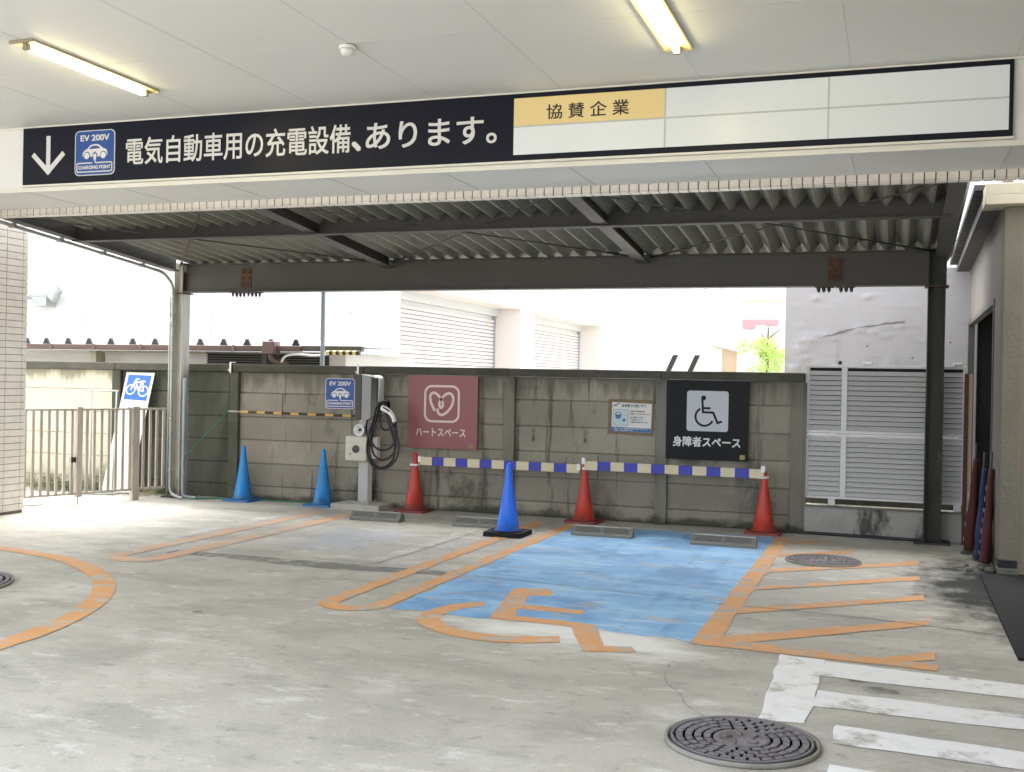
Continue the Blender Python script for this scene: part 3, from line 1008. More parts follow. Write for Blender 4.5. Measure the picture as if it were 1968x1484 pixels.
# conduits on the left post
t = thing('conduit_pipe', 'grey conduit running along the canopy edge and down the left post', 'pipe', (-8.72, 11.9, 0))
b_ = MB()
pts = [(-8.735, YF, zr(YF) - .03), (-8.735, 11.45, zr(11.45) - .03)]
pts += [(p.x, p.y, p.z) for p in smooth([(-8.733, 11.50, zr(11.5) - .032), (-8.70, 11.68, 2.83), (-8.645, 11.78, 2.70), (-8.635, 11.80, 2.56)], 5)]
pts += [(-8.635, 11.80, .30)]
pts += [(p.x, p.y, p.z) for p in smooth([(-8.635, 11.80, .22), (-8.61, 11.78, .10), (-8.52, 11.74, .045), (-8.36, 11.68, .022)], 5)]
b_.tube(pts, .020, 10)
b_.build('pipe_run', M['galv'], t)
for yy in (9.2, 9.9, 10.6, 11.3):
    MB().box(-8.77, -8.70, yy - .02, yy + .02, zr(yy) - .055, zr(yy) - .005).build('pipe_clip', M['galv'], t)
for zz in (2.35, 1.62, 1.0, .34):
    MB().lathe([(.024, -.02), (.024, .02)], (-8.635, 11.80, zz), 12).build('pipe_clip', M['galv'], t)
MB().lathe([(.026, -.06), (.026, .06)], (-8.635, 11.80, 2.22), 12).build('pipe_joint', M['galv'], t)
t = thing('conduit_pipe', 'blue grey pipe on the right flange of the left canopy post', 'pipe', (-8.475, 11.86, 0))
MB().tube([(-8.475, 11.845, 1.52), (-8.475, 11.845, .12)] + [(p.x, p.y, p.z) for p in smooth([(-8.475, 11.845, .08), (-8.44, 11.84, .03), (-8.25, 11.82, .022)], 4)], .019, 10).build('pipe_run', M['bluepipe'], t)
t2 = MB().tube([(-8.69, 11.82, 2.55), (-8.69, 11.82, .06)], .012, 8).build('conduit_pipe', M['galv'])
tag(t2, 'thin outer conduit on the left side of the left canopy post', 'pipe')

# ================================================================== BLOCK WALL
bw = thing('block_wall', 'stained concrete plank wall with posts and dark coping behind the parking bays', 'wall', (-5, 12.2, 0))
PX = [-13.4, -11.55, -9.755, -7.95, -6.10, -4.235, -2.44, -0.975]
ZJ = [0.0, 0.172, 0.457, 0.753, 1.044, 1.346, 1.612]
for i, (a, b) in enumerate(zip(PX, PX[1:])):
    m_ = MB()
    for j, (z0, z1) in enumerate(zip(ZJ, ZJ[1:])):
        dy = random.uniform(-.006, .006)
        x0, x1 = a + .06, b - .06
        if (i, j) in ((3, 4), (5, 2), (4, 3)):
            xm = x0 + (x1 - x0) * (.36 if i == 3 else .6)
            m_.box(x0, xm - .003, 12.195 + dy, 12.25, z0 + .004, z1 - .004)
            m_.box(xm + .003, x1, 12.195 + dy + .004, 12.25, z0 + .004, z1 - .004)
        else:
            m_.box(x0, x1, 12.195 + dy, 12.25, z0 + .004, z1 - .004)
    m_.bevel(.006, 1)
    m_.box(a + .05, b - .05, 12.222, 12.246, 0.001, 1.611)
    mm = M['creamwall'] if b < -9.7 else (M['mossy'] if b < -7.9 else M['plank'])
    m_.build('plank_panel', mm, bw, {True: 'cream painted panel', False: None}[b < -9.7] or ('dark mossy panel' if b < -7.9 else None))
for x in PX:
    MB().box(x - .068, x + .068, 12.14, 12.262, 0, 1.611).bevel(.006, 1).build('wall_post', M['post'] if x > -7 else M['mossy'], bw)
m_ = MB()
for a, b in zip(PX, PX[1:]):
    m_.box(a + .003, b - .003 if b < -1 else b + .068, 12.105, 12.275, 1.612, 1.708 + random.uniform(-.004, .004))
m_.bevel(.008, 1).build('wall_coping', M['cap'], bw)

for xx in (-3.95, -3.33):
    b_ = MB()
    b_.box(xx - .014, xx + .014, 12.186, 12.1945, .86, 1.02)
    b_.lathe([(.020, 0), (.020, -.006), (.009, -.008), (.009, -.03)], (xx, 12.1855, .90), 12, axis='y')
    b_.build('wall_anchor', M['post'], bw)
# ------------------------------------------------------------------ signs on the wall
hs_ = thing('wall_sign', 'dusty rose parking sign with looped heart logo', 'sign', (-5.07, 12.1, .75))
YW = 12.135
m_ = MB().box(-5.512, -4.618, YW - .012, YW, .742, 1.606).build('sign_panel', M['pink'], hs_)
y = YW - .012
m_ = MB()
hx0, hx1, hz0, hz1 = -5.312, -4.846, .748 + .31, 1.486
def HX(u): return -5.512 + (u - 90) / (1345 - 90) * .894
def HZ(v): return 1.606 - (v - 75) / (1435 - 75) * .864
stroke(m_, rrect(HX(405), HX(1010), HZ(928), HZ(270), .085, 6), .026, y, .002, closed=True)
hp = [(575, 718), (520, 600), (497, 500), (505, 430), (550, 395), (610, 412), (670, 480), (720, 560), (727, 630), (695, 672), (664, 630), (672, 560), (720, 480), (790, 412), (850, 400), (895, 440), (912, 520), (885, 630), (820, 730), (750, 790), (690, 802), (648, 770), (632, 705)]
stroke(m_, [(p.x, p.y) for p in smooth([(HX(a), HZ(b)) for a, b in hp], 5)], .030, y, .002)
m_.build('heart_logo', M['pinkletter'], hs_)
lettering('lettering', 'ハートスペース', HX(245), HX(1140), HZ(1205), HZ(1058), y, M['pinkletter'], hs_, .02)
m_ = MB()
stroke(m_, [(HX(1200), HZ(1325)), (HX(1280), HZ(1325)), (HX(1280), HZ(1395)), (HX(1200), HZ(1395))], .006, y, .002, closed=True)
m_.slab([(HX(1212), HZ(1372)), (HX(1238), HZ(1350)), (HX(1262), HZ(1368)), (HX(1262), HZ(1380)), (HX(1212), HZ(1380))], y, .002)
m_.build('corner_emblem', M['gold'], hs_)

ws = thing('wall_sign', 'black sign with wheelchair symbol on a pale square', 'sign', (-1.93, 12.1, .75))
def WX(u): return -2.385 + (u - 55) / (1440 - 55) * .900
def WZ(v): return 1.606 - (v - 70) / (1425 - 70) * .868
MB().box(-2.385, -1.485, YW - .012, YW, .738, 1.606).build('sign_panel', M['black'], ws)
y = YW - .012
MB().slab(rrect(WX(405), WX(1102), WZ(938), WZ(248), .03), y, .002).build('symbol_panel', M['icon'], ws)
m_ = MB()
yy = y - .002
m_.slab(disc(WX(685), WZ(368), .027), yy, .0014)
stroke(m_, [(WX(664), WZ(380)), (WX(679), WZ(612)), (WX(850), WZ(616)), (WX(925), WZ(790)), (WX(985), WZ(768))], .024, yy, .0016, cap=False)
m_.slab(disc(WX(985), WZ(768), .012, 12), yy, .0012)
stroke(m_, [(WX(690), WZ(543)), (WX(804), WZ(543))], .024, yy, .0012, cap=False)
cxx, czz, rr = WX(705), WZ(690), .098
stroke(m_, [(cxx + rr * math.cos(R(a)), czz + rr * math.sin(R(a))) for a in range(118, 341, 8)], .023, yy, .0014, cap=False)
m_.build('wheelchair_symbol', M['black'], ws)
lettering('lettering', '身障者スペース', WX(180), WX(1308), WZ(1205), WZ(1035), y, M['letter'], ws, .022)
m_ = MB()
m_.slab(rrect(WX(1303), WX(1388), WZ(1400), WZ(1320), .008, 3), y, .002)
m_.build('corner_emblem', M['gold'], ws)

es = thing('wall_sign', 'small blue charging point sign beside the charger', 'sign', (-6.48, 12.15, 1.17))
ev_sign(es, -6.655, -6.248, 1.178, 1.552, 12.178)

nt_ = thing('notice', 'laminated notice taped over brown cardboard between the two large signs', 'notice', (-2.78, 12.17, .98))
Yn = 12.186
MB().slab(rag([(-3.065, .985), (-2.545, .975), (-2.535, 1.372), (-3.055, 1.378)], .05, .006, 3), Yn, .004).build('cardboard_backing', M['card'], nt_)
MB().slab([(-3.018, 1.018), (-2.566, 1.008), (-2.558, 1.332), (-3.014, 1.346)], Yn - .004, .002).build('paper', M['paper'], nt_)
yp = Yn - .006
MB().slab([(-3.018, 1.019), (-2.566, 1.009), (-2.565, 1.058), (-3.017, 1.068)], yp, .0015).build('blue_band', M['paperblue'], nt_)
lettering('lettering', '駐車場での思いやり', -2.90, -2.625, 1.290, 1.325, yp, M['letter_d'], nt_, .012)
lettering('lettering', '車椅子用の駐車区画を', -2.805, -2.635, 1.236, 1.253, yp, M['maroon'], nt_, .02)
lettering('lettering', '必要としている人がいます。', -2.805, -2.575, 1.207, 1.225, yp, M['maroon'], nt_, .02)
lettering('lettering', '歩行が困難な方のため、', -2.805, -2.645, 1.170, 1.186, yp, M['letter_d'], nt_, .01)
lettering('lettering', 'その区画について', -2.805, -2.668, 1.143, 1.159, yp, M['letter_d'], nt_, .01)
lettering('lettering', 'ご理解をお願い致します。', -2.805, -2.600, 1.116, 1.132, yp, M['letter_d'], nt_, .01)
lettering('lettering', '障害のない方は、身障者用駐車区画のご利用をご遠慮ください。', -2.988, -2.600, 1.043, 1.056, yp - .0015, M['letter'], nt_, .02)
lettering('lettering', 'ご理解、ご協力をお願いします。', -2.988, -2.77, 1.024, 1.036, yp - .0015, M['letter'], nt_, .02)
m_ = MB()
stroke(m_, [(-3.0, 1.085), (-2.828, 1.083), (-2.828, 1.262), (-3.0, 1.264)], .004, yp, .0012, closed=True)
m_.build('picture_border', M['paperblue'], nt_)
m_ = MB()
m_.slab([(-2.998, 1.087), (-2.83, 1.085), (-2.83, 1.260), (-2.998, 1.262)], yp, .0008)
m_.build('picture', M['paperpale'], nt_)
m_ = MB()
m_.slab([(-2.978, 1.215), (-2.965, 1.232), (-2.918, 1.232), (-2.905, 1.213), (-2.91, 1.175), (-2.975, 1.175)], yp - .0008, .0008)
m_.slab([(-2.972, 1.176), (-2.962, 1.158), (-2.925, 1.158), (-2.912, 1.176)], yp - .0008, .0009)
m_.slab(disc(-2.875, 1.145, .018, 14), yp - .0008, .0008)
m_.build('car_picture', M['paperblue'], nt_)
m_ = MB()
m_.slab([(-2.966, 1.207), (-2.956, 1.224), (-2.925, 1.224), (-2.916, 1.207)], yp - .0016, .0006)
m_.build('car_window', M['paper'], nt_)
m_ = MB()
stroke(m_, [(-3.004, 1.298), (-2.985, 1.312), (-2.960, 1.322), (-2.945, 1.334), (-2.925, 1.328)], .008, yp, .001)
stroke(m_, [(-2.985, 1.300), (-2.955, 1.306)], .006, yp, .001)
m_.build('corner_pictogram', M['letter_d'], nt_)

# ================================================================== TRAFFIC CONES
GC = 'traffic cones in front of the wall'


def cone(label, x, y, m_body, m_base, h=.69, r0=.115, base=.19, bh=.028, sq=True, group=GC):
    t = thing('traffic_cone', label, 'traffic cone', (x, y, 0), group)
    b_ = MB()
    prof = [(r0 + .022, bh + .001), (r0 + .022, bh + .010), (r0, bh + .018), (r0 * .62, h * .45), (r0 * .36, h * .75), (.030, h * .90), (.026, h - .025), (.019, h - .007), (.008, h)]
    b_.lathe(prof, (x, y, 0), 36)
    b_.build('cone_body', m_body, t)
    b_ = MB()
    b_.prism([(p[0], p[1], 0) for p in rrect(x - base, x + base, y - base, y + base, .035, 4)], [(p[0], p[1], bh) for p in rrect(x - base + .006, x + base - .006, y - base + .006, y + base - .006, .033, 4)])
    b_.build('cone_base', m_base, t)
    return t


c1 = cone('blue traffic cone near the foot of the green cord', -7.68, 11.98, M['cone_b'], M['cone_b'])
c2 = dup(c1, (-6.55, 11.97, 0), 'blue traffic cone beside the charger plinth', GC)
r1 = cone('red cone with a white ring, left end of the striped bars', -5.335, 11.97, M['cone_r'], M['cone_rb'], h=.70)
b_ = MB().lathe([(.060, .540), (.062, .545), (.062, .560), (.060, .565), (.052, .565), (.052, .540)], (-5.335, 11.97, 0), 28)
b_.build('collar', M['plastic_w'], r1)
r2 = cone('red cone where the two striped bars meet', -3.25, 11.93, M['cone_r'], M['cone_rb'], h=.66)
r3 = dup(r2, (-1.285, 11.93, 0), 'red cone at the far right end of the striped bars', GC)
fb = cone('bright blue cone on a black rubber foot, in front of the bars', -3.675, 10.57, M['cone_b2'], M['rubber'], h=.73, r0=.118, base=.205, bh=.045)
b_ = MB().tube([(-3.675 + .15 * math.cos(R(a)), 10.57 + .15 * math.sin(R(a)), .049) for a in range(0, 361, 12)], .006, 6, cap=False)
b_.build('base_ring', M['rubber'], fb)
# striped bars
GB = 'striped bars between the red cones'
for i, (x0, x1, za, zb, yb, lab) in enumerate(((-5.245, -3.31, .605, .595, 11.93, 'blue and cream striped bar below the rose sign'),
                                               (-3.235, -1.285, .640, .632, 11.86, 'blue and cream striped bar below the black sign'))):
    t = thing('barrier_bar', lab, 'barrier bar', ((x0 + x1) / 2, yb, za), GB)
    n = 13
    hh = .048
    b_ = MB()
    for k in range(n):
        a, c = x0 + (x1 - x0) * k / n, x0 + (x1 - x0) * (k + 1) / n
        z1, z2 = za + (zb - za) * k / n, za + (zb - za) * (k + 1) / n
        la = [(a, yb - .02, z1 - hh), (a, yb + .02, z1 - hh), (a, yb + .02, z1 + hh), (a, yb - .02, z1 + hh)]
        lc = [(c, yb - .02, z2 - hh), (c, yb + .02, z2 - hh), (c, yb + .02, z2 + hh), (c, yb - .02, z2 + hh)]
        b_.mi = k % 2
        for q in range(4):
            b_.poly([la[q], la[(q + 1) % 4], lc[(q + 1) % 4], lc[q]])
        if k == 0:
            b_.poly(la)
        if k == n - 1:
            b_.poly(lc)
    bmesh.ops.remove_doubles(b_.bm, verts=b_.bm.verts, dist=1e-5)
    b_.build('banded_bar', [M['bar_w'], M['bar_b']], t)
    for xx, zz in ((x0, za), (x1, zb)):
        b_ = MB()
        b_.box(xx - .03, xx + .012, yb - .026, yb + .026, zz - .015 + (.03 if i else 0), zz + .055 + (.03 if i else 0))
        if i:
            b_.lathe([(.046, -.02), (.046, .01), (.036, .01), (.036, -.02)], (xx, 11.93, zz - .035), 20)
        b_.bevel(.004, 1).build('end_clip', M['plastic_w'], t)

# ================================================================== WHEEL STOPS
GS = 'grey parking wheel stops'


def wheel_stop(x0, y0, ln, label):
    t = thing('wheel_stop', label, 'wheel stop', (x0 + ln / 2, y0 + .07, 0), GS)
    b_ = MB()
    pr = [(0, 0), (.15, 0), (.15, .05), (.115, .098), (.062, .098), (0.018, .035), (0, .03)]
    b_.prism([(x0, y0 + p[0], p[1]) for p in pr], [(x0 + ln, y0 + p[0], p[1]) for p in pr])
    b_.bevel(.004, 1)
    b_.build('stop_body', M['stop'], t)
    b_ = MB()
    nrm = Vector((0, -.063, .044)).normalized()
    for h in range(2):
        xa = x0 + .04 + h * (ln / 2 - .02)
        xb = x0 + ln / 2 - .02 + h * (ln / 2 - .02)
        for k in range(4):
            f0, f1 = .16 + .19 * k, .16 + .19 * k + .09
            pts = []
            for f in (f0, f1):
                yv, zv = .018 + (.062 - .018) * f, .035 + (.098 - .035) * f
                pts.append(Vector((0, y0 + yv, zv)))
            b_.poly([tuple(Vector((xa, 0, 0)) + pts[0] + nrm * .0015), tuple(Vector((xb, 0, 0)) + pts[0] + nrm * .0015), tuple(Vector((xb, 0, 0)) + pts[1] + nrm * .0015), tuple(Vector((xa, 0, 0)) + pts[1] + nrm * .0015)])
    b_.build('groove', M['stop_d'], t)
    b_ = MB()
    b_.box(x0 + .03, x0 + ln - .03, y0 + .066, y0 + .082, .0985, .101)
    b_.build('top_strip', M['stop_t'], t)
    b_ = MB()
    b_.lathe([(.014, 0), (.014, -.002)], (x0 + ln + .0015, y0 + .10, .05), 12, axis='x')
    b_.build('bolt_hole', M['stop_d'], t)
    return t


wheel_stop(-5.645, 10.92, .60, 'grey wheel stop just in front of the charger plinth')
wheel_stop(-4.44, 10.94, .60, 'grey wheel stop partly hidden behind the bright blue cone')
wheel_stop(-3.087, 10.84, .63, 'grey wheel stop at the left of the blue painted bay')
wheel_stop(-1.858, 10.74, .63, 'grey wheel stop at the right of the blue painted bay')

# ================================================================== EV CHARGER
ch = thing('ev_charger', 'grey charging post with looped black cable on a concrete plinth', 'charger', (-6.0, 11.9, 0))
MB().box(-6.29, -5.66, 11.68, 12.12, 0, .072).bevel(.008, 1).build('plinth', M['base'], ch)
b_ = MB()
b_.box(-6.10, -5.885, 11.87, 12.10, .072, .082)
b_.build('foot_plate', M['chg_p'], ch)
for xx in (-6.085, -5.90):
    for yy in (11.885, 12.085):
        MB().lathe([(.010, .0825), (.010, .094), (.005, .096), (.005, .106)], (xx, yy, 0), 6, smooth=False).build('anchor_bolt', M['galv'], ch)
MB().box(-6.058, -5.932, 11.938, 12.055, .082, 1.30).bevel(.006, 2).build('pole', M['plastic_w'], ch)
MB().box(-6.057, -5.934, 11.932, 11.9375, .084, 1.29).build('pole_front', M['chg_p'], ch)  # thin grey sheet makes the front darker than the white sides
b_ = MB()
b_.box(-6.185, -5.905, 11.83, 11.93, .575, .868)
b_.bevel(.01, 2)
bx = b_.build('control_box', M['boxm'], ch)
b_ = MB()
b_.lathe([(.046, 0), (.046, -.006), (.038, -.008)], (-6.045, 11.8295, .715), 28, axis='y')
b_.lathe([(.009, 0), (.009, -.003)], (-6.115, 11.8295, .655), 12, axis='y')
b_.build('keyhole_cover', M['chg_k'], bx)
b_ = MB()
b_.box(-5.932, -5.82, 11.94, 12.03, .60, .86)
b_.bevel(.008, 2)
b_.build('cable_junction', M['plastic_w'], ch)
# charger body: dark back plate, grey cover, black panel, white front
def bodyslab(name, poly, y0, y1, m_, bev=.006):
    b = MB()
    b.prism([(p[0], y0, p[1]) for p in poly], [(p[0], y1, p[1]) for p in poly])
    if bev:
        b.bevel(bev, 2)
    return b.build(name, m_, ch)


bodyslab('back_plate', [(-6.082, 1.066), (-6.005, 1.064), (-6.005, 1.606), (-6.082, 1.608)], 11.86, 12.06, M['chg_d'])
bodyslab('grey_cover', [(-6.002, 1.060), (-5.93, 1.062), (-5.878, 1.086), (-5.878, 1.585), (-6.002, 1.606)], 11.865, 12.06, M['chg_g'])
bodyslab('black_panel', [(-5.876, 1.092), (-5.806, 1.110), (-5.80, 1.566), (-5.876, 1.584)], 11.868, 12.06, M['chg_k'])
bodyslab('white_front', [(-5.874, 1.10), (-5.80, 1.12), (-5.793, 1.30), (-5.79, 1.565), (-5.82, 1.588), (-5.874, 1.604)], 11.90, 12.065, M['plastic_w'], .02)
b_ = MB()
b_.lathe([(.062, 0), (.062, .05), (.05, .055), (.05, .005)], (-5.70, 11.86, 1.245), 24, axis='x')
b_.box(-5.80, -5.66, 11.86, 11.92, 1.215, 1.275)
b_.build('cable_hook', M['chg_k'], ch)
b_ = MB()
def loop(pts, r=.0125):
    b_.tube([tuple(p) for p in smooth(pts, 7)], r, 9)
loop([(-5.725, 11.80, 1.279), (-5.767, 11.79, 1.223), (-5.812, 11.78, 1.033), (-5.856, 11.77, .874), (-5.87, 11.77, .716), (-5.841, 11.77, .607), (-5.779, 11.77, .523), (-5.683, 11.78, .499), (-5.58, 11.79, .532), (-5.496, 11.80, .637), (-5.474, 11.80, .778), (-5.493, 11.80, .887), (-5.52, 11.80, 1.05)])
loop([(-5.70, 11.82, 1.29), (-5.745, 11.81, 1.22), (-5.79, 11.80, 1.03), (-5.83, 11.79, .87), (-5.845, 11.79, .70), (-5.80, 11.79, .57), (-5.70, 11.79, .512), (-5.59, 11.80, .56), (-5.53, 11.80, .66), (-5.53, 11.80, .80), (-5.58, 11.80, .96), (-5.63, 11.81, 1.10), (-5.66, 11.82, 1.25)])
loop([(-5.72, 11.83, 1.285), (-5.765, 11.82, 1.18), (-5.82, 11.81, 1.0), (-5.835, 11.80, .85), (-5.79, 11.80, .76), (-5.69, 11.80, .715), (-5.58, 11.80, .75), (-5.53, 11.81, .85), (-5.56, 11.81, .98), (-5.60, 11.81, 1.12), (-5.66, 11.83, 1.27)])
loop([(-5.71, 11.84, 1.28), (-5.76, 11.83, 1.15), (-5.82, 11.82, .95), (-5.83, 11.81, .78), (-5.79, 11.80, .66), (-5.70, 11.80, .606), (-5.60, 11.80, .63), (-5.53, 11.81, .72), (-5.52, 11.81, .86), (-5.55, 11.81, 1.0), (-5.57, 11.81, 1.08)])
loop([(-5.70, 11.85, 1.27), (-5.74, 11.84, 1.12), (-5.72, 11.83, 1.0), (-5.66, 11.82, .955), (-5.58, 11.81, .98), (-5.53, 11.80, 1.05)])
loop([(-5.93, 11.90, 1.09), (-5.925, 11.85, .98), (-5.90, 11.82, .90), (-5.87, 11.80, .84), (-5.85, 11.79, .75)])
b_.build('charging_cable', M['cable'], ch)
b_ = MB()
b_.tube([tuple(p) for p in smooth([(-5.695, 11.80, 1.215), (-5.64, 11.79, 1.195), (-5.585, 11.785, 1.165), (-5.545, 11.785, 1.115), (-5.527, 11.79, 1.055)], 6)], [.034] * 7 + [.031] * 6 + [.028] * 6 + [.025] * 6, 14)
nz_ = b_.build('charging_gun', M['plastic_w'], ch)
b_ = MB()
b_.tube([(-5.665, 11.765, 1.222), (-5.625, 11.757, 1.205), (-5.58, 11.752, 1.178)], .010, 8)
b_.tube([(-5.529, 11.79, 1.062), (-5.523, 11.795, .99)], [.024, .015], 10)
b_.build('gun_grip', M['cable'], nz_)
hn = thing('horn_speaker', 'small white horn speaker on top of the control box', 'loudspeaker', (-6.02, 11.78, .87))
b_ = MB()
cxh, czh = -6.02, .945
b_.lathe([(.012, .02), (.020, .0), (.040, -.03), (.066, -.060), (.070, -.062), (.072, -.056), (.048, -.02), (.046, .055), (.02, .06)], (cxh + 0.02, 11.865, czh), 28, axis='y')
b_.build('horn', M['plastic_w'], hn)
MB().lathe([(.018, -.02), (.014, -.045), (.006, -.05)], (cxh + .02, 11.865, czh), 16, axis='y').build('driver_plug', M['chg_d'], hn)
MB().box(-6.01, -5.985, 11.855, 11.88, .868, .90).build('bracket', M['plastic_w'], hn)

# ------------------------------------------------------------------ striped pole hung by cords
t = thing('striped_pole', 'thin dark brown and amber striped pole hung along the wall', 'pole', (-7.0, 12.0, 1.1))
xa, xb, yy = -7.96, -6.02, 12.05
zf = lambda x: 1.110 - .012 * (x - xa) / (xb - xa)
b_ = MB()
b_.tube([(xa, yy, zf(xa)), (xa + .18, yy, zf(xa + .18))], .014, 10)
b_.build('tip', M['galv'], t)
b_ = MB()
x = xa + .18
k = 0
while x < xb:
    ln_ = .115 if k % 2 == 0 else .125
    b_.mi = 1 if k % 2 == 0 else 0
    b_.tube([(x, yy, zf(x)), (min(x + ln_, xb), yy, zf(x))], .0165, 10, cap=False)
    x += ln_
    k += 1
bmesh.ops.remove_doubles(b_.bm, verts=b_.bm.verts, dist=.003)
b_.build('banded_rod', [M['barblk'], M['baryel']], t)
GH = 'white hooks over the coping'
for xh, lab in ((-7.972, 'white hook over the coping above the left end of the striped pole'), (-6.172, 'white hook over the coping above the charger')):
    b_ = MB()
    b_.box(xh - .012, xh + .012, 12.090, 12.100, 1.585, 1.735)
    b_.box(xh - .012, xh + .012, 12.1005, 12.20, 1.7255, 1.735)
    b_.box(xh - .030, xh - .0125, 12.088, 12.098, 1.625, 1.645)
    tag(b_.build('wall_hook', M['plastic_w']), lab, 'hook', GH)
tag(MB().tube([(-7.972, 12.085, 1.60), (-7.962, 12.06, 1.125)], .004, 6).build('cord', M['chg_d']), 'dark cord from the left hook down to the striped pole', 'cord')
tag(MB().tube([(-7.955, 12.03, 1.098), (-8.2, 11.96, .84), (-8.47, 11.86, .50)], .007, 6).build('cord', M['green']), 'green cord from the striped pole down to the canopy post', 'cord')
tag(MB().tube([tuple(p) for p in smooth([(-8.3, 11.72, .012), (-8.0, 12.02, .010), (-7.4, 12.08, .010), (-6.8, 12.11, .010), (-6.3, 12.125, .010)], 6)], .009, 6).build('hose', M['green']), 'thin green hose along the foot of the wall', 'hose')

tag(MB().tube([tuple(p) for p in smooth([(-1.35, 12.08, .02), (-.9, 12.06, .018), (-.3, 12.04, .018), (.2, 11.98, .02), (.32, 11.8, .03)], 6)], .016, 8).build('hose', M['cable']), 'black hose along the kerb below the louvred screen', 'hose')

# ================================================================== MANHOLE COVERS
GM = 'manhole covers in the floor'


def manhole(x, y, r, label, rim=.022):
    t = thing('manhole_cover', label, 'manhole cover', (x, y, 0), GM)
    b_ = MB()
    b_.lathe([(r, .001), (r, .019), (r - .012, .0205), (r - rim + .008, .0205), (r - rim + .004, .006)], (x, y, 0), 64)
    b_.build('frame_ring', M['ironrim'], t)
    rc = r - rim - .004
    b_ = MB()
    b_.lathe([(rc + .008, .0065), (rc + .008, .0075), (rc, .008)], (x, y, 0), 64)
    b_.build('gap_ring', M['iron_d'], t)
    b_ = MB()
    b_.lathe([(rc, .007), (rc, .015), (rc - .006, .017)], (x, y, 0), 64)
    cov = b_.build('cover_plate', M['ironlow'], t)
    b_ = MB()
    for ra, rb2 in ((rc - .001, rc * .95), (rc * .40, rc * .02)):
        b_.lathe([(ra, .0172), (ra - .002, .0235), (rb2, .0235), (rb2, .0172)] if rb2 > rc * .5 else [(ra, .0172), (ra - .002, .021), (ra * .80, .0215), (ra * .78, .0195), (.002, .0195)], (x, y, 0), 64)
    b_.build('raised_ring', M['iron'], cov)
    b_ = MB()

    def stud(rad, ang, a_w, r_w, h=.007):
        p = []
        for (dr, da) in ((-r_w, -a_w * .92), (r_w, -a_w * 1.05), (r_w, a_w * 1.05), (-r_w, a_w * .92)):
            p.append((x + (rad + dr) * math.cos(ang + da / (rad + dr * 0)), y + (rad + dr) * math.sin(ang + da / rad)))
        cx_ = sum(q[0] for q in p) / 4
        cy_ = sum(q[1] for q in p) / 4
        b_.prism([(q[0], q[1], .0168) for q in p], [(cx_ + (q[0] - cx_) * .92, cy_ + (q[1] - cy_) * .92, .0168 + h) for q in p])
    for ri__, (rad, n) in enumerate(((rc * .875, 30), (rc * .745, 26), (rc * .615, 21), (rc * .485, 16))):
        wgap = .010 * rc / .3
        aw = math.pi * rad / n - wgap * .5
        for k in range(n):
            stud(rad, 2 * math.pi * (k + .5 * (ri__ % 2)) / n, aw, rc * .065 - wgap * .45)
    b_.build('stud', M['iron'], cov)
    b_ = MB()
    for k in range(5):
        a = 2 * math.pi * k / 5 + .4
        b_.tube([(x + rc * .14 * math.cos(a), y + rc * .14 * math.sin(a), .021), (x + rc * .28 * math.cos(a + .35), y + rc * .28 * math.sin(a + .35), .021)], .006 * rc / .3, 6)
    b_.build('emblem_relief', M['iron'], cov)
    b_ = MB()
    for a in (R(195), R(15)):
        cx_, cy_ = x + (rc - .008) * math.cos(a), y + (rc - .008) * math.sin(a)
        b_.lathe([(.014, .0192), (.014, .0202)], (cx_, cy_, 0), 12)
    b_.build('lifting_slot', M['iron_d'], cov)
    return t


manhole(-0.60, 4.875, .335, 'round cast iron manhole cover beside the white crosswalk stripes')
manhole(-0.577, 10.245, .330, 'round manhole cover among the orange hatch stripes')
manhole(-6.62, 6.15, .62, 'large manhole cover inside the orange circle')
t = thing('manhole_cover', 'small flat round cover on the floor beside the slatted gate', 'manhole cover', (-9.60, 10.40, 0), GM)
MB().lathe([(.19, .001), (.19, .014), (.175, .015), (.165, .011)], (-9.60, 10.40, 0), 40).build('frame_ring', M['ironrim'], t)
MB().lathe([(.163, .010), (.163, .013), (.155, .014)], (-9.60, 10.40, 0), 40).build('cover_plate', M['ironrim'], t)

# ================================================================== SLATTED GATE between pier and post
gt = thing('slatted_gate', 'beige gate of upright flat bars beside the tiled pier', 'gate', (-9.1, 10.8, 0))
GA, GBb = Vector((-9.42, 9.88)), Vector((-8.765, 11.87))
gd = (GBb - GA).normalized()
gl = (GBb - GA).length
gn = Vector((-gd.y, gd.x))


def gbar(b, s0, s1, d0, d1, z0, z1):
    q = [GA + gd * s + gn * d for s, d in ((s0, d0), (s1, d0), (s1, d1), (s0, d1))]
    b.prism([(p.x, p.y, z0) for p in q], [(p.x, p.y, z1) for p in q])


s_post = (Vector((-8.906, 11.452)) - GA).dot(gd)
s_mid = (Vector((-9.145, 10.727)) - GA).dot(gd)
b_ = MB()
gbar(b_, 0, gl, -.016, .016, 1.112, 1.135)
gbar(b_, 0, gl, -.016, .016, .115, .140)
b_.build('rail', M['fence'], gt)
nb = 22
for k in range(nb):
    s = .03 + (gl - .06) * k / (nb - 1)
    if abs(s - s_post) < .05 or abs(s - s_mid) < .05:
        continue
    b_ = MB()
    gbar(b_, s - .016, s + .016, -.010, .010, .1405, 1.1115)
    b_.build('bar', M['fence'], gt)
for s, z0, wd in ((s_post, 0.0, .045), (s_mid, .09, .035)):
    b_ = MB()
    gbar(b_, s - wd, s + wd, -.034, .034, z0, 1.155)
    b_.build('gate_post', M['fence'], gt)
b_ = MB()
pm = GA + gd * s_mid
b_.tube([(pm.x, pm.y, .09), (pm.x, pm.y, .005)], .009, 8)
b_.build('drop_bolt', M['galv'], gt)
b_ = MB()
gbar(b_, s_mid - .10, s_mid - .04, -.02, .02, .50, .56)
b_.build('latch', M['chg_d'], gt)

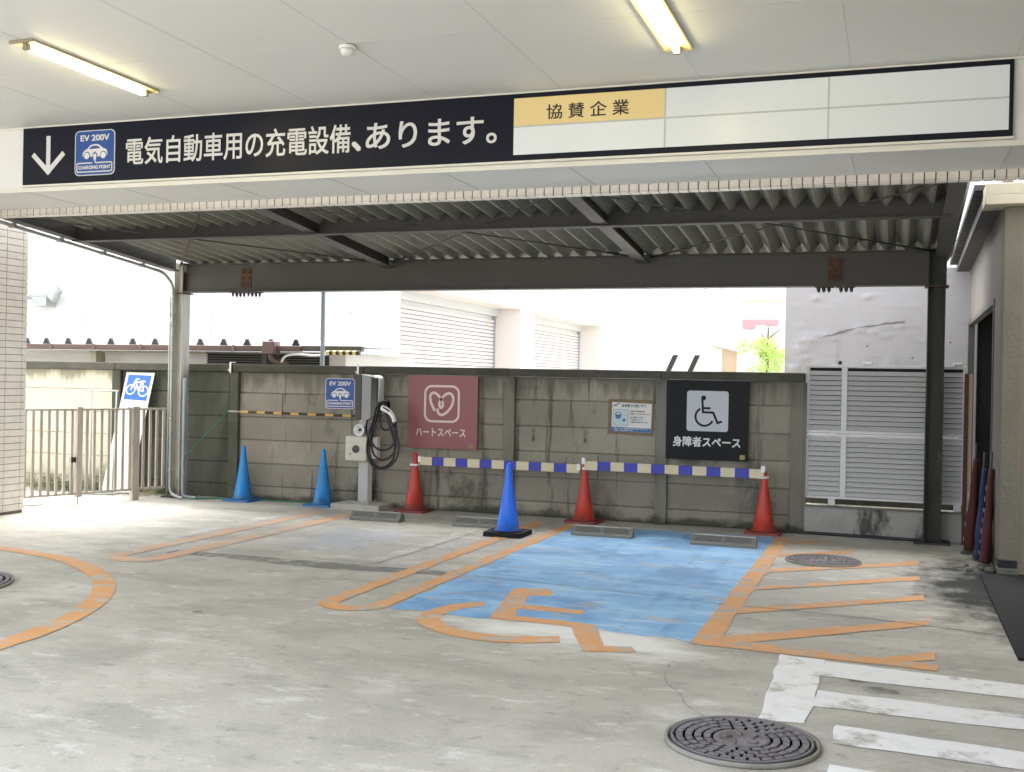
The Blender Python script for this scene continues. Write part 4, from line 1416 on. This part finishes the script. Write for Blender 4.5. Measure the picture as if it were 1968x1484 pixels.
# ------------------------------------------------------------------ bicycle sign board and its stand
bs = thing('bicycle_sign', 'tilted white board with blue bicycle symbol behind the gate', 'sign', (-9.5, 11.9, 0))
O0, U0, V0 = Vector((-9.73, 11.87, .02)), Vector((.40, .045, 0)), Vector((.215, .19, 1.555))


def BP(u, v, n=0.0):
    nn = U0.cross(V0).normalized()
    p = O0 + U0 * u + V0 * v + nn * n
    return (p.x, p.y, p.z)


def bplate(b, pts, n0, n1):
    b.prism([BP(u, v, n1) for u, v in pts], [BP(u, v, n0) for u, v in pts])


b_ = MB()
bplate(b_, [(0, 0), (1, 0), (1, 1), (0, 1)], 0, .012)
b_.build('board', M['plastic_w'], bs)
b_ = MB()
bplate(b_, [(.085, .775), (.915, .765), (.915, .978), (.085, .982)], .0121, .0140)
bplate(b_, [(.28, .70), (.36, .715), (.355, .708), (.44, .708), (.44, .694), (.355, .694), (.36, .687)], .0121, .0140)
b_.build('blue_square', M['signblue'], bs)
b_ = MB()


def bstroke(b, pts, wd, n0, n1, closed=False):
    asp = V0.length / U0.length
    P2 = [Vector((u, v * asp)) for u, v in pts]
    m = len(P2)
    for i in range(m if closed else m - 1):
        a, c = P2[i], P2[(i + 1) % m]
        d = (c - a).normalized()
        nn = Vector((-d.y, d.x)) * wd / 2
        e = d * wd * .25
        q = [a - e + nn, a - e - nn, c + e - nn, c + e + nn]
        bplate(b, [(p.x, p.y / asp) for p in q], n0, n1 + random.uniform(0, .0004))


asp = V0.length / U0.length
for cu_, cv_, rr_ in ((.275, .858, .155), (.735, .845, .165)):
    bstroke(b_, [(cu_ + rr_ * math.cos(2 * math.pi * k / 20), cv_ + rr_ / asp * math.sin(2 * math.pi * k / 20)) for k in range(20)], .045, .0141, .0152, True)
for ln in ([(.275, .858), (.41, .925), (.52, .858), (.735, .845)], [(.41, .925), (.66, .912), (.735, .845)], [(.52, .858), (.66, .925)], [(.275, .858), (.40, .945), (.50, .948)], [(.58, .930), (.74, .926)]):
    bstroke(b_, ln, .05, .0141, .0156)
b_.build('bicycle_symbol', M['letter'], bs)
st = thing('tube_stand', 'thin grey tube frame standing around the bicycle board', 'stand', (-9.55, 11.78, 0))
b_ = MB()
b_.tube([(-9.98, 11.80, 1.335), (-9.46, 11.82, 1.335)], .012, 8)
b_.tube([(-9.86, 11.80, 1.33), (-9.86, 11.80, .02)], .010, 8)
b_.tube([(-9.47, 11.80, 1.33), (-9.45, 11.72, .02)], .010, 8)
b_.tube([(-9.95, 11.72, .015), (-9.86, 11.80, .015), (-9.45, 11.83, .015), (-9.42, 11.70, .015), (-9.80, 11.62, .015), (-9.95, 11.72, .015)], .011, 8)
b_.build('frame', M['galv'], st)
# weeds at the wall foot (uncountable ground cover)
b_ = MB()
rw = random.Random(3)
for k in range(900):
    x, y = rw.uniform(-10.9, -9.9), rw.uniform(11.7, 12.13)
    if rw.random() < .2:
        x, y = rw.uniform(-9.3, -8.75), rw.uniform(11.95, 12.12)
    h = rw.uniform(.02, .2) * (0.5 + .5 * mnoise.noise(Vector((x * 4, y * 4, 0))) + .3)
    a, tl = rw.uniform(0, 6.28), rw.uniform(.3, 1.0)
    p = Vector((x, y, max(.01, h)))
    d = Vector((math.cos(a), math.sin(a), tl * rw.choice((-.5, .6)))) * rw.uniform(.018, .04)
    s = Vector((-math.sin(a), math.cos(a), .2)) * rw.uniform(.010, .02)
    b_.poly([tuple(p), tuple(p + d * .5 + s), tuple(p + d), tuple(p + d * .5 - s)])
    if k % 3 == 0:
        b_.tube([(x, y, 0), tuple(p)], .0018, 4, cap=False)
wd_ = b_.build('weeds', M['leaf'])
wd_['kind'] = 'stuff'
tag(wd_, 'low green weeds growing at the foot of the cream wall', 'weeds')
b_ = MB()
for k in range(26):
    a = rw.uniform(0, 3.1)
    x, y = -9.03 + rw.uniform(-.12, .12), 11.75 + rw.uniform(-.08, .1)
    pts = [(x, y, .02)]
    for q in range(3):
        pts.append((pts[-1][0] + .07 * math.cos(a) + rw.uniform(-.02, .02), pts[-1][1] + .05 * math.sin(a), pts[-1][2] + rw.uniform(-.01, .05)))
        pts[-1] = (pts[-1][0], pts[-1][1], max(.012, pts[-1][2]))
    b_.tube(pts, .003, 5)
tag(b_.build('dry_stalks', M['dryleaf']), 'heap of dry stalks on the floor beside the left canopy post', 'stalks')

# ================================================================== RIGHT SIDE: louvre fence, shed, grey wall
lf = thing('louvre_fence', 'silver louvred screen on a stained concrete kerb', 'fence', (0, 12.2, 0))
MB().box(-0.885, .70, 12.13, 12.33, 0, .292).bevel(.006, 1).build('kerb', M['kerbstain'], lf)
MB().box(-0.885, .70, 12.10, 12.34, .2925, .306).build('kerb_cap', M['post'], lf)
MB().box(-0.905, .70, 12.42, 12.50, 0, .62).build('dark_gap_block', M['mossy'], lf)  # added dark block hiding the bright ground behind the kerb
MB().box(-0.906, -.8855, 12.14, 12.26, 0, 1.60).build('end_filler', M['post'], lf)
for (z0, z1) in ((.375, 1.062), (1.075, 1.795)):
    b_ = MB()
    b_.box(-.905, .70, 12.195, 12.235, z0, z0 + .028)
    b_.box(-.905, .70, 12.195, 12.235, z1 - .030, z1)
    for xx in (-.905, -.535, .657):
        b_.box(xx, xx + (.060 if -.8 < xx < .6 else .043), 12.192, 12.236, z0 + .028, z1 - .030)
    b_.bevel(.003, 1).build('frame', M['louver'], lf)
    b_ = MB()
    for (xa_, xb_) in ((-.860, -.538), (-.473, .655)):
        z = z0 + .034
        while z < z1 - .07:
            b_.prism([(xa_, 12.180, z), (xa_, 12.184, z - .002), (xa_, 12.226, z + .0425), (xa_, 12.222, z + .0445)], [(xb_, 12.180, z), (xb_, 12.184, z - .002), (xb_, 12.226, z + .0425), (xb_, 12.222, z + .0445)])
            z += .0525
    b_.build('slats', M['louver'], lf)
    MB().box(-.86, .655, 12.2335, 12.236, z0 + .029, z1 - .031).build('slat_gap_shade', M['vent_k'], lf)  # near-black sheet standing in for the shade between slats
for xx in (-.64, .60):
    b_ = MB()
    b_.box(xx, xx + .05, 12.24, 12.29, .306, 1.80)
    b_.box(xx - .01, xx + .06, 12.20, 12.235, .307, .374)
    b_.build('fence_post', M['louver'], lf)
for xx in (-.32, .56):
    b_ = MB()
    b_.box(xx, xx + .09, 12.19, 12.25, 1.796, 1.832)
    b_.bevel(.006, 1).build('top_clip', M['plastic_w'], lf)

gw = thing('plaster_building', 'grey blistered plaster wall standing behind the louvred screen', 'building', (0.5, 15, 0))
b_ = MB()
b_.box(-1.385, 6.0, 15.0, 24, 0, 3.10)
b_.build('wall', M['greywall'], gw)
rgl = random.Random(9)
lumps = [(-1.0, 2.72, .05, .03), (-.36, 2.73, .05, .03), (-1.2, 2.04, .10, .03), (-1.08, 2.17, .13, .03), (-1.12, 1.93, .09, .03), (-.95, 1.86, .07, .025), (-.9, 2.22, .09, .018), (-.74, 2.2, .07, .018), (-.45, 2.31, .09, .03), (-.28, 2.28, .06, .02), (-.18, 2.34, .09, .022), (-.15, 2.23, .07, .014), (.05, 2.35, .07, .018), (-1.25, 1.80, .09, .03)]
lumps += [(rgl.uniform(-1.3, .8), rgl.uniform(1.7, 2.9), rgl.uniform(.03, .07), rgl.uniform(.003, .010)) for _ in range(40)]
b_ = MB()
nx, nz2 = 110, 75
gr = []
for j in range(nz2 + 1):
    row = []
    for i in range(nx + 1):
        x, z = -1.38 + 2.6 * i / nx, 1.3 + 1.795 * j / nz2
        d = .004 + .006 * mnoise.noise(Vector((x * 2.2, z * 2.2, 1))) + .004 * mnoise.noise(Vector((x * 3, z * 14, 4)))
        for lx, lz, lr, lh in lumps:
            q = ((x - lx) / lr) ** 2 + ((z - lz) / (lr * .6)) ** 2
            if q < 6:
                d += lh * math.exp(-q) * (1 + .6 * mnoise.noise(Vector((x * 22, z * 22, 7))))
        row.append(b_.bm.verts.new((x, 14.99 - max(d, -.008), z)))
    gr.append(row)
for j in range(nz2):
    for i in range(nx):
        f = b_.bm.faces.new((gr[j][i], gr[j][i + 1], gr[j + 1][i + 1], gr[j + 1][i]))
        f.smooth = True
b_.build('plaster_skin', M['greywall'], gw)
rg = random.Random(5)
for (x, z) in ((-.68, 1.88), (-.35, 2.1), (.52, 2.2), (.65, 2.15), (-.9, 1.83), (.2, 1.95)):
    b_ = MB()
    b_.lathe([(.026 if x == -.68 else .010, .0), (.026 if x == -.68 else .010, -.003)], (x, 14.985, z), 12, axis='y')
    b_.build('weep_hole', M['iron_d'], gw)
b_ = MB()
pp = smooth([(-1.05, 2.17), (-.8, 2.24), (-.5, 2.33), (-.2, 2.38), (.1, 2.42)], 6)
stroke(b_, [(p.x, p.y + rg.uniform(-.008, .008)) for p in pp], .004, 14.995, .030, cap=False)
b_.build('crack', M['steel_d'], gw)  # raised crack line, coloured dark for its shaded ridge
b_ = MB()
b_.box(.70, .83, 14.88, 15.0, 3.10, 3.19)
b_.box(.80, .86, 14.86, 14.985, 3.185, 3.20)
b_.build('gutter_end', M['bluepipe'], gw)

sh = thing('shed', 'beige stucco shed with dark open doorway at the right edge', 'shed', (1.5, 12.3, 0))
XS = .85
# long side wall with the doorway
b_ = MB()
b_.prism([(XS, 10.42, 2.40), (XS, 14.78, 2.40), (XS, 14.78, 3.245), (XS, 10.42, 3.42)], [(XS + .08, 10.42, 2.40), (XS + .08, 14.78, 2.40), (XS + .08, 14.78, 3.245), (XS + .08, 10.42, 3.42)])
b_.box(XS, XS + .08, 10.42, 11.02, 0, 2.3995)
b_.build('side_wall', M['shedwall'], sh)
b_ = MB()
b_.box(XS - .012, XS + .06, 11.0205, 11.075, 0, 2.35)
b_.box(XS - .012, XS + .06, 14.66, 14.72, 0, 2.35)
b_.box(XS - .012, XS + .06, 11.0205, 14.72, 2.3505, 2.399)
b_.build('door_frame', M['steel'], sh)
b_ = MB()
b_.box(XS + .10, XS + 2.9, 14.75, 14.85, 0, 3.2)
b_.box(XS + 2.9, XS + 3.0, 10.42, 14.85, 0, 3.3)
b_.box(XS + .10, XS + 2.9, 10.45, 10.55, 0, 3.3)
b_.box(XS + .10, XS + 2.9, 10.551, 14.749, .001, .012)  # near-black floor sheet, indoor shade put into its colour
b_.box(XS + .10, XS + 2.9, 10.551, 14.749, 2.9, 2.95)  # added slab that keeps sky light out of the interior
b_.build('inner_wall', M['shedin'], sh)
b_ = MB()
b_.box(XS, XS + .155, 10.20, 10.415, .12, 3.11)
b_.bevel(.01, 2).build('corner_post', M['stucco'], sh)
MB().box(XS - .004, XS + .16, 10.19, 10.42, 0.0, .055).bevel(.006, 1).build('post_plinth', M['mossy'], sh)
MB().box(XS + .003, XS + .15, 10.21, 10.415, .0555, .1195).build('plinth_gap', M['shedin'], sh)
MB().box(XS + .1575, XS + 3.0, 10.27, 10.40, 0, 3.11).build('front_panel', M['brownpanel'], sh)
b_ = MB()
b_.box(.69, XS + 3.05, 10.06, 10.42, 3.195, 3.29)
b_.box(.685, XS + 3.05, 10.05, 10.42, 3.112, 3.1935)
b_.bevel(.004, 1).build('roof_header', M['header'], sh)
b_ = MB()
x = 10.425
while x < 14.9:
    za, zb = 3.415 - .040 * (x - 10.42), 3.415 - .040 * (x + .11 - 10.42)
    for (ya, yb, h) in ((x, x + .055, 0), (x + .055, x + .075, .045), (x + .075, x + .105, 0)):
        b_.box(.62, XS + 3.05, ya, yb, za - .12, za - .118 + h + .01)
    x += .115
b_.build('roof', M['steel_d'], sh)
b_ = MB()
b_.prism([(.70, 10.43, 3.16), (XS - .001, 10.43, 3.16), (XS - .001, 10.43, 3.27), (.70, 10.43, 3.27)], [(.70, 14.85, 3.03), (XS - .001, 14.85, 3.03), (XS - .001, 14.85, 3.10), (.70, 14.85, 3.10)])
b_.build('eave_board', M['steel_d'], sh)

mt = MB().box(.70, 2.15, 6.97, 10.05, .002, .022)  # black sheet added where the floor lies in deep shade
tag(mt.build('dark_floor_sheet', M['rubber']), 'black sheet added for the deep shade on the floor along the shed', 'shade sheet')
# things kept in the shed doorway
GN = 'furled banners leaning by the shed'


def banner(label, pts, m_, marks):
    t = thing('banner', label, 'banner', (pts[0][0], pts[0][1], 0), GN)
    b = MB()
    P_a = Vector(pts[0])
    P_b = Vector(pts[1])
    n = 14
    rings = []
    d = P_b - P_a
    for k in range(n + 1):
        c = P_a + d * (k / n)
        wdt = pts[2] * (1 - .55 * k / n)
        ring = []
        for q in range(10):
            a = 2 * math.pi * q / 10
            ring.append(b.bm.verts.new((c.x + wdt * .5 * math.cos(a) * (1 + .18 * math.sin(3 * a + k)), c.y + wdt * math.sin(a) * (1 + .15 * math.cos(4 * a + k * .7)), c.z)))
        rings.append(ring)
    for a, c in zip(rings, rings[1:]):
        for q in range(10):
            f = b.bm.faces.new((a[q], a[(q + 1) % 10], c[(q + 1) % 10], c[q]))
            f.smooth = True
    b.bm.faces.new(rings[0])
    b.bm.faces.new(rings[-1])
    b.build('cloth', m_, t)
    b = MB()
    rb = random.Random(int(pts[0][1] * 100))
    for k in range(marks):
        f = (k + .5) / marks * .8 + .05
        c = P_a + d * f
        wdt = pts[2] * (1 - .55 * f)
        y_ = c.y + rb.uniform(-.35, .35) * wdt
        b.box(c.x - wdt * .62, c.x - wdt * .60, y_ - .012, y_ + .012, c.z - rb.uniform(.01, .03), c.z + rb.uniform(.01, .025))
    if marks:
        b.build('printed_mark', M['letter'], t)
    b = MB()
    b.tube([(P_a.x, P_a.y, .023), tuple(P_b + Vector((0, 0, .15)))], .010, 8)
    b.build('pole', M['steel_d'], t)
    return t


banner('dark red furled banner with pale marks, nearest the stucco post', ((.785, 10.64, .03), (.825, 10.68, .86), .10), M['redcloth'], 7)
banner('dark blue furled banner between the two red ones by the shed', ((.745, 10.93, .03), (.785, 10.95, .84), .085), M['bluecloth'], 0)
banner('dark red furled banner beside the tan and red door post', ((.70, 11.38, .03), (.745, 11.42, .90), .11), M['redcloth'], 5)
t = thing('door_post', 'narrow dark red post with tan board leaning by the louvred screen', 'post', (.80, 13.2, 0))
MB().box(.66, .70, 12.00, 12.03, .0, 1.72).build('post', M['redpole'], t)
MB().box(.7005, .735, 12.01, 12.03, .0, 1.72).build('board', M['tan'], t)
b_ = MB()
rs = random.Random(11)
for k in range(10):
    y = rs.uniform(10.2, 11.9)
    r_ = rs.uniform(.015, .05)
    b_.lathe([(r_ * .8, .002), (r_, r_ * .4), (r_ * .6, r_ * .9), (r_ * .15, r_)], (rs.uniform(.62, .80), y, 0), 7, smooth=False)
rb_ = b_.build('rubble', M['mossy'])
rb_['kind'] = 'stuff'
tag(rb_, 'small stones lying along the foot of the shed doorway', 'rubble')

# ================================================================== BACKGROUND
lt = thing('lean_to_shed', 'low pale shed with brown gutter and dark ridge ends just behind the wall', 'shed', (-10, 13.5, 0))
MB().box(-14.5, -7.0, 13.35, 15.6, 0, 1.90).build('wall', M['whitewall'], lt)
b_ = MB()
b_.prism([(-14.6, 13.02, 1.955), (-6.55, 13.02, 1.955), (-6.55, 13.02, 1.975), (-14.6, 13.02, 1.975)], [(-14.6, 15.7, 2.02), (-6.55, 15.7, 2.02), (-6.55, 15.7, 2.04), (-14.6, 15.7, 2.04)])
b_.build('roof', M['shedroof'], lt)
for x in (-12.05, -11.695, -11.304, -10.937, -10.558, -10.185, -9.808, -9.44, -9.065, -8.69, -8.32, -7.95, -7.567):
    b_ = MB()
    b_.prism([(x - .06, 13.0, 1.976), (x + .06, 13.0, 1.976), (x + .018, 13.0, 2.060), (x - .018, 13.0, 2.060)],
             [(x - .06, 13.03, 1.977), (x + .06, 13.03, 1.977), (x + .018, 13.03, 2.061), (x - .018, 13.03, 2.061)])
    b_.build('ridge_end', M['ridge'], lt)
b_ = MB()
for x in (-12.05, -11.695, -11.304, -10.937, -10.558, -10.185, -9.808, -9.44, -9.065, -8.69, -8.32, -7.95, -7.567):
    b_.prism([(x - .055, 13.031, 1.976), (x + .055, 13.031, 1.976), (x + .016, 13.031, 2.05), (x - .016, 13.031, 2.05)],
             [(x - .055, 15.6, 2.04), (x + .055, 15.6, 2.04), (x + .016, 15.6, 2.115), (x - .016, 15.6, 2.115)])
b_.build('roof_rib', M['shedroof'], lt)
b_ = MB()
b_.prism([(-14.5, 13.0, 1.895), (-14.5, 12.90, 1.90), (-14.5, 12.885, 1.97), (-14.5, 13.0, 1.972)], [(-7.45, 13.0, 1.895), (-7.45, 12.90, 1.90), (-7.45, 12.885, 1.97), (-7.45, 13.0, 1.972)])
b_.bevel(.006, 1)
for x in (-11.5, -10.75, -9.95, -9.2, -8.45):
    b_.box(x - .02, x + .02, 12.878, 12.884, 1.89, 1.978)
gu = b_.build('gutter', M['gutter'], lt)
b_ = MB()
b_.box(-7.97, -7.79, 12.82, 12.99, 1.86, 2.03)
b_.bevel(.008, 1)
b_.tube([tuple(p) for p in smooth([(-7.88, 12.9, 1.86), (-7.87, 12.91, 1.80), (-7.78, 12.95, 1.74), (-7.68, 13.0, 1.70), (-7.66, 13.0, 1.2)], 5)], .035, 10)
b_.build('hopper', M['gutter'], lt)
b_ = MB()
b_.box(-9.16, -7.25, 13.33, 13.349, 1.60, 1.875)
b_.build('vent_opening', M['vent_k'], lt)
b_ = MB()
z = 1.62
while z < 1.87:
    b_.box(-9.16, -7.25, 13.305, 13.329, z, z + .016)
    z += .034
b_.box(-8.27, -8.19, 13.30, 13.3295, 1.60, 1.875)
b_.build('vent_louvre', M['vent_d'], lt)
b_ = MB()
b_.prism([(-10.91, 13.0, 1.88), (-10.80, 13.0, 1.88), (-10.80, 13.0, 1.62), (-10.87, 13.0, 1.62)], [(-10.91, 13.2, 1.88), (-10.80, 13.2, 1.88), (-10.80, 13.2, 1.62), (-10.87, 13.2, 1.62)])
b_.box(-10.80, -9.0, 13.06, 13.10, 1.86, 1.889)
b_.build('eave_bracket', M['creamwall'], lt)
MB().box(-7.44, -6.55, 12.93, 13.0, 1.905, 1.975).build('eave_beam', M['shedwall'], lt)
b_ = MB()
b_.tube([tuple(p) for p in smooth([(-7.75, 12.95, 1.74), (-7.68, 12.93, 1.83), (-7.5, 12.9, 1.86), (-7.2, 12.88, 1.845), (-7.0, 12.87, 1.87)], 5)], .016, 8)
tag(b_.build('cable_bundle', M['plastic_w']), 'pale cable bundle sagging below the shed eave', 'cable')
t = thing('cable_guard', 'yellow and black striped guard sleeve on a cable by the grey pole', 'cable guard', (-6.8, 12.86, 1.87))
b_ = MB()
for k in range(10):
    x = -7.02 + .048 * k
    b_.mi = k % 2
    b_.tube([(x, 12.86, 1.885), (x + .048, 12.86, 1.885)], .030, 10, cap=k in (0, 9))
bmesh.ops.remove_doubles(b_.bm, verts=b_.bm.verts, dist=.001)
b_.build('banded_sleeve', [M['stripe_y'], M['stripe_k']], t)
tag(MB().tube([(-7.05, 12.80, 0), (-7.05, 12.80, 4.6)], .03, 12).build('steel_pole', M['bluepipe']), 'plain grey pole standing behind the block wall', 'pole')
b_ = MB()
b_.box(-8.55, -7.95, 14.6, 15.0, 2.10, 2.16)
b_.box(-8.60, -7.90, 14.58, 15.02, 2.1605, 2.175)
tag(b_.build('roof_slab', M['jamb']), 'small pale slab lying on the lean to roof', 'slab')

# white building with the shuttered alley side
nb_ = thing('neighbour_building', 'bright white building with roller shutters along the alley', 'building', (-12, 30, 0))
XB = -8.718
b_ = MB()
b_.box(-30, XB, 18.0, 18.76, 0, 8)
b_.box(-30, XB - .75, 18.76, 33.56, 0, 8)
b_.box(XB - .75, XB, 25.80, 26.82, 0, 8)
b_.box(XB - .75, XB, 18.76, 25.80, 3.35, 8)
b_.box(XB - .75, XB, 26.82, 33.56, 3.35, 8)
b_.box(-30, XB, 33.56, 67.0, 0, 8)
b_.build('wall', M['whitewall'], nb_)
b_ = MB()
b_.box(-30, XB - .01, 17.99, 17.9995, 2.745, 2.762)
for x in (-9.35, -12.3, -15.3):
    b_.box(x - .006, x + .006, 17.99, 17.9995, 0, 8)
b_.box(XB, XB + .006, 33.6, 67, 5.72, 5.75)
b_.box(XB, XB + .006, 33.6, 67, 4.30, 4.32)
for yv in (40, 47, 53):
    b_.box(XB, XB + .006, yv, yv + .03, 0, 8)
b_.build('panel_joint', M['signline'], nb_)
for (ya, yb) in ((18.77, 25.79), (26.83, 33.55)):
    b_ = MB()
    z = 0.02
    while z < 3.05:
        b_.prism([(XB - .749, ya, z), (XB - .70, ya, z + .01), (XB - .70, ya, z + .075), (XB - .749, ya, z + .085)], [(XB - .749, yb, z), (XB - .70, yb, z + .01), (XB - .70, yb, z + .075), (XB - .749, yb, z + .085)])
        z += .09
    s_ = b_.build('roller_shutter', M['shutter'], nb_)
    MB().box(XB - .745, XB - .002, yb + .003 - .02, yb + .008, 0, 3.349).build('recess_jamb', M['jamb'], nb_)
    MB().box(XB - .745, XB - .002, ya, yb - .021, 3.340, 3.349).build('recess_soffit', M['jamb'], nb_)
    MB().box(XB - .749, XB - .60, ya, yb, 3.16, 3.349).build('shutter_box', M['signline'], s_)
    MB().box(XB - .748, XB - .66, yb - .05, yb, 0, 3.159).build('guide_rail', M['bluepipe'], s_)
b_ = MB()
b_.box(XB - .05, XB + .01, 58.1, 58.9, 4.9, 8)
b_.box(XB - .05, XB + .01, 53.0, 54.0, 5.9, 8)
b_.build('window', M['window'], nb_)
MB().box(XB - .05, XB + .012, 59.3, 65.0, 0, 3.5).build('doorway', M['tan'], nb_)
b_ = MB()
b_.box(XB + .001, XB + .25, 54.2, 66.5, 3.55, 4.9)
b_.build('balcony', M['whitewall'], nb_)
b_ = MB()
b_.tube([(-16.9, 17.8, 3.10), (-15.9, 17.8, 3.08)], .07, 12)
b_.tube([tuple(p) for p in smooth([(-15.9, 17.8, 3.08), (-15.75, 17.75, 3.02), (-15.68, 17.7, 3.12), (-15.6, 17.7, 3.2)], 5)], .075, 12)
b_.box(-16.3, -15.95, 17.72, 17.99, 2.88, 3.06)
tag(b_.build('exhaust_duct', M['galv']), 'grey exhaust duct on the white building beside the tiled pier', 'duct')
GL = 'slanted grey rails behind the wall'
for (xa, xb, lab) in ((-2.557, -2.70, 'slanted grey rail behind the wall, left one of the pair'), (-2.288, -2.43, 'slanted grey rail behind the wall, right one of the pair')):
    b_ = MB()
    b_.prism([(xb - .03, 13.5, 1.60), (xb + .03, 13.5, 1.60), (xb + .03, 13.56, 1.60), (xb - .03, 13.56, 1.60)], [(xa - .03, 13.5, 1.92), (xa + .03, 13.5, 1.92), (xa + .03, 13.56, 1.92), (xa - .03, 13.56, 1.92)])
    b_.prism([(xb - .6, 13.5, .0), (xb - .54, 13.5, .0), (xb - .54, 13.56, .0), (xb - .6, 13.56, .0)], [(xb - .03, 13.5, 1.5995), (xb + .03, 13.5, 1.5995), (xb + .03, 13.56, 1.5995), (xb - .03, 13.56, 1.5995)])
    tag(b_.build('slanted_rail', M['steel']), lab, 'rail', GL)
fb_ = thing('far_building', 'pale far building with red shop sign at the end of the alley', 'building', (-4, 75, 0))
MB().box(-40, 20, 75, 85, 0, 16).build('wall', M['farwall'], fb_)
b_ = MB()
b_.box(-9.7, -8.9, 74.9, 74.99, 5.4, 6.0)
b_.box(-8.9, -8.2, 74.9, 74.99, 5.72, 6.0)
b_.box(-8.2, -7.4, 74.9, 74.99, 5.62, 6.0)
b_.build('shop_sign', M['redsign'], fb_)
b_ = MB()
b_.box(-12, 4, 74.93, 74.995, 7.2, 7.3)
b_.build('awning_line', M['yellow'], fb_)
# street tree at the end of the alley
tr = thing('tree', 'yellow green street tree at the end of the alley', 'tree', (-6.2, 58, 0))
b_ = MB()
b_.tube([(-6.2, 58, 0), (-6.15, 58, 1.5), (-6.25, 58, 3.0), (-6.2, 58, 4.6)], [.14, .11, .08, .03], 10)
for k in range(9):
    a = k * 2.4
    z = 1.6 + k * .3
    b_.tube([(-6.2, 58, z), (-6.2 + .45 * math.cos(a), 58 + .45 * math.sin(a), z + .4), (-6.2 + .8 * math.cos(a), 58 + .8 * math.sin(a), z + .6)], [.04, .025, .01], 6)
b_.build('trunk', M['bark'], tr)
b_ = MB()
rt_ = random.Random(21)
cl = [(Vector((-6.2 + rt_.gauss(0, .55), 58 + rt_.gauss(0, .55), 0.9 + rt_.random() * 2.9)), rt_.uniform(.3, .6)) for _ in range(26)]
for k in range(6500):
    c, r_ = rt_.choice(cl)
    v = Vector((rt_.gauss(0, 1), rt_.gauss(0, 1), rt_.gauss(0, .8))).normalized() * r_ * rt_.random() ** .4
    p = c + v
    a = Vector((rt_.gauss(0, 1), rt_.gauss(0, 1), rt_.gauss(0, 1))).normalized()
    q = a.orthogonal().normalized()
    b_.poly([tuple(p), tuple(p + a * .05 + q * .03), tuple(p + a * .11), tuple(p + a * .05 - q * .03)])
b_.build('crown', M['treeleaf'], tr)
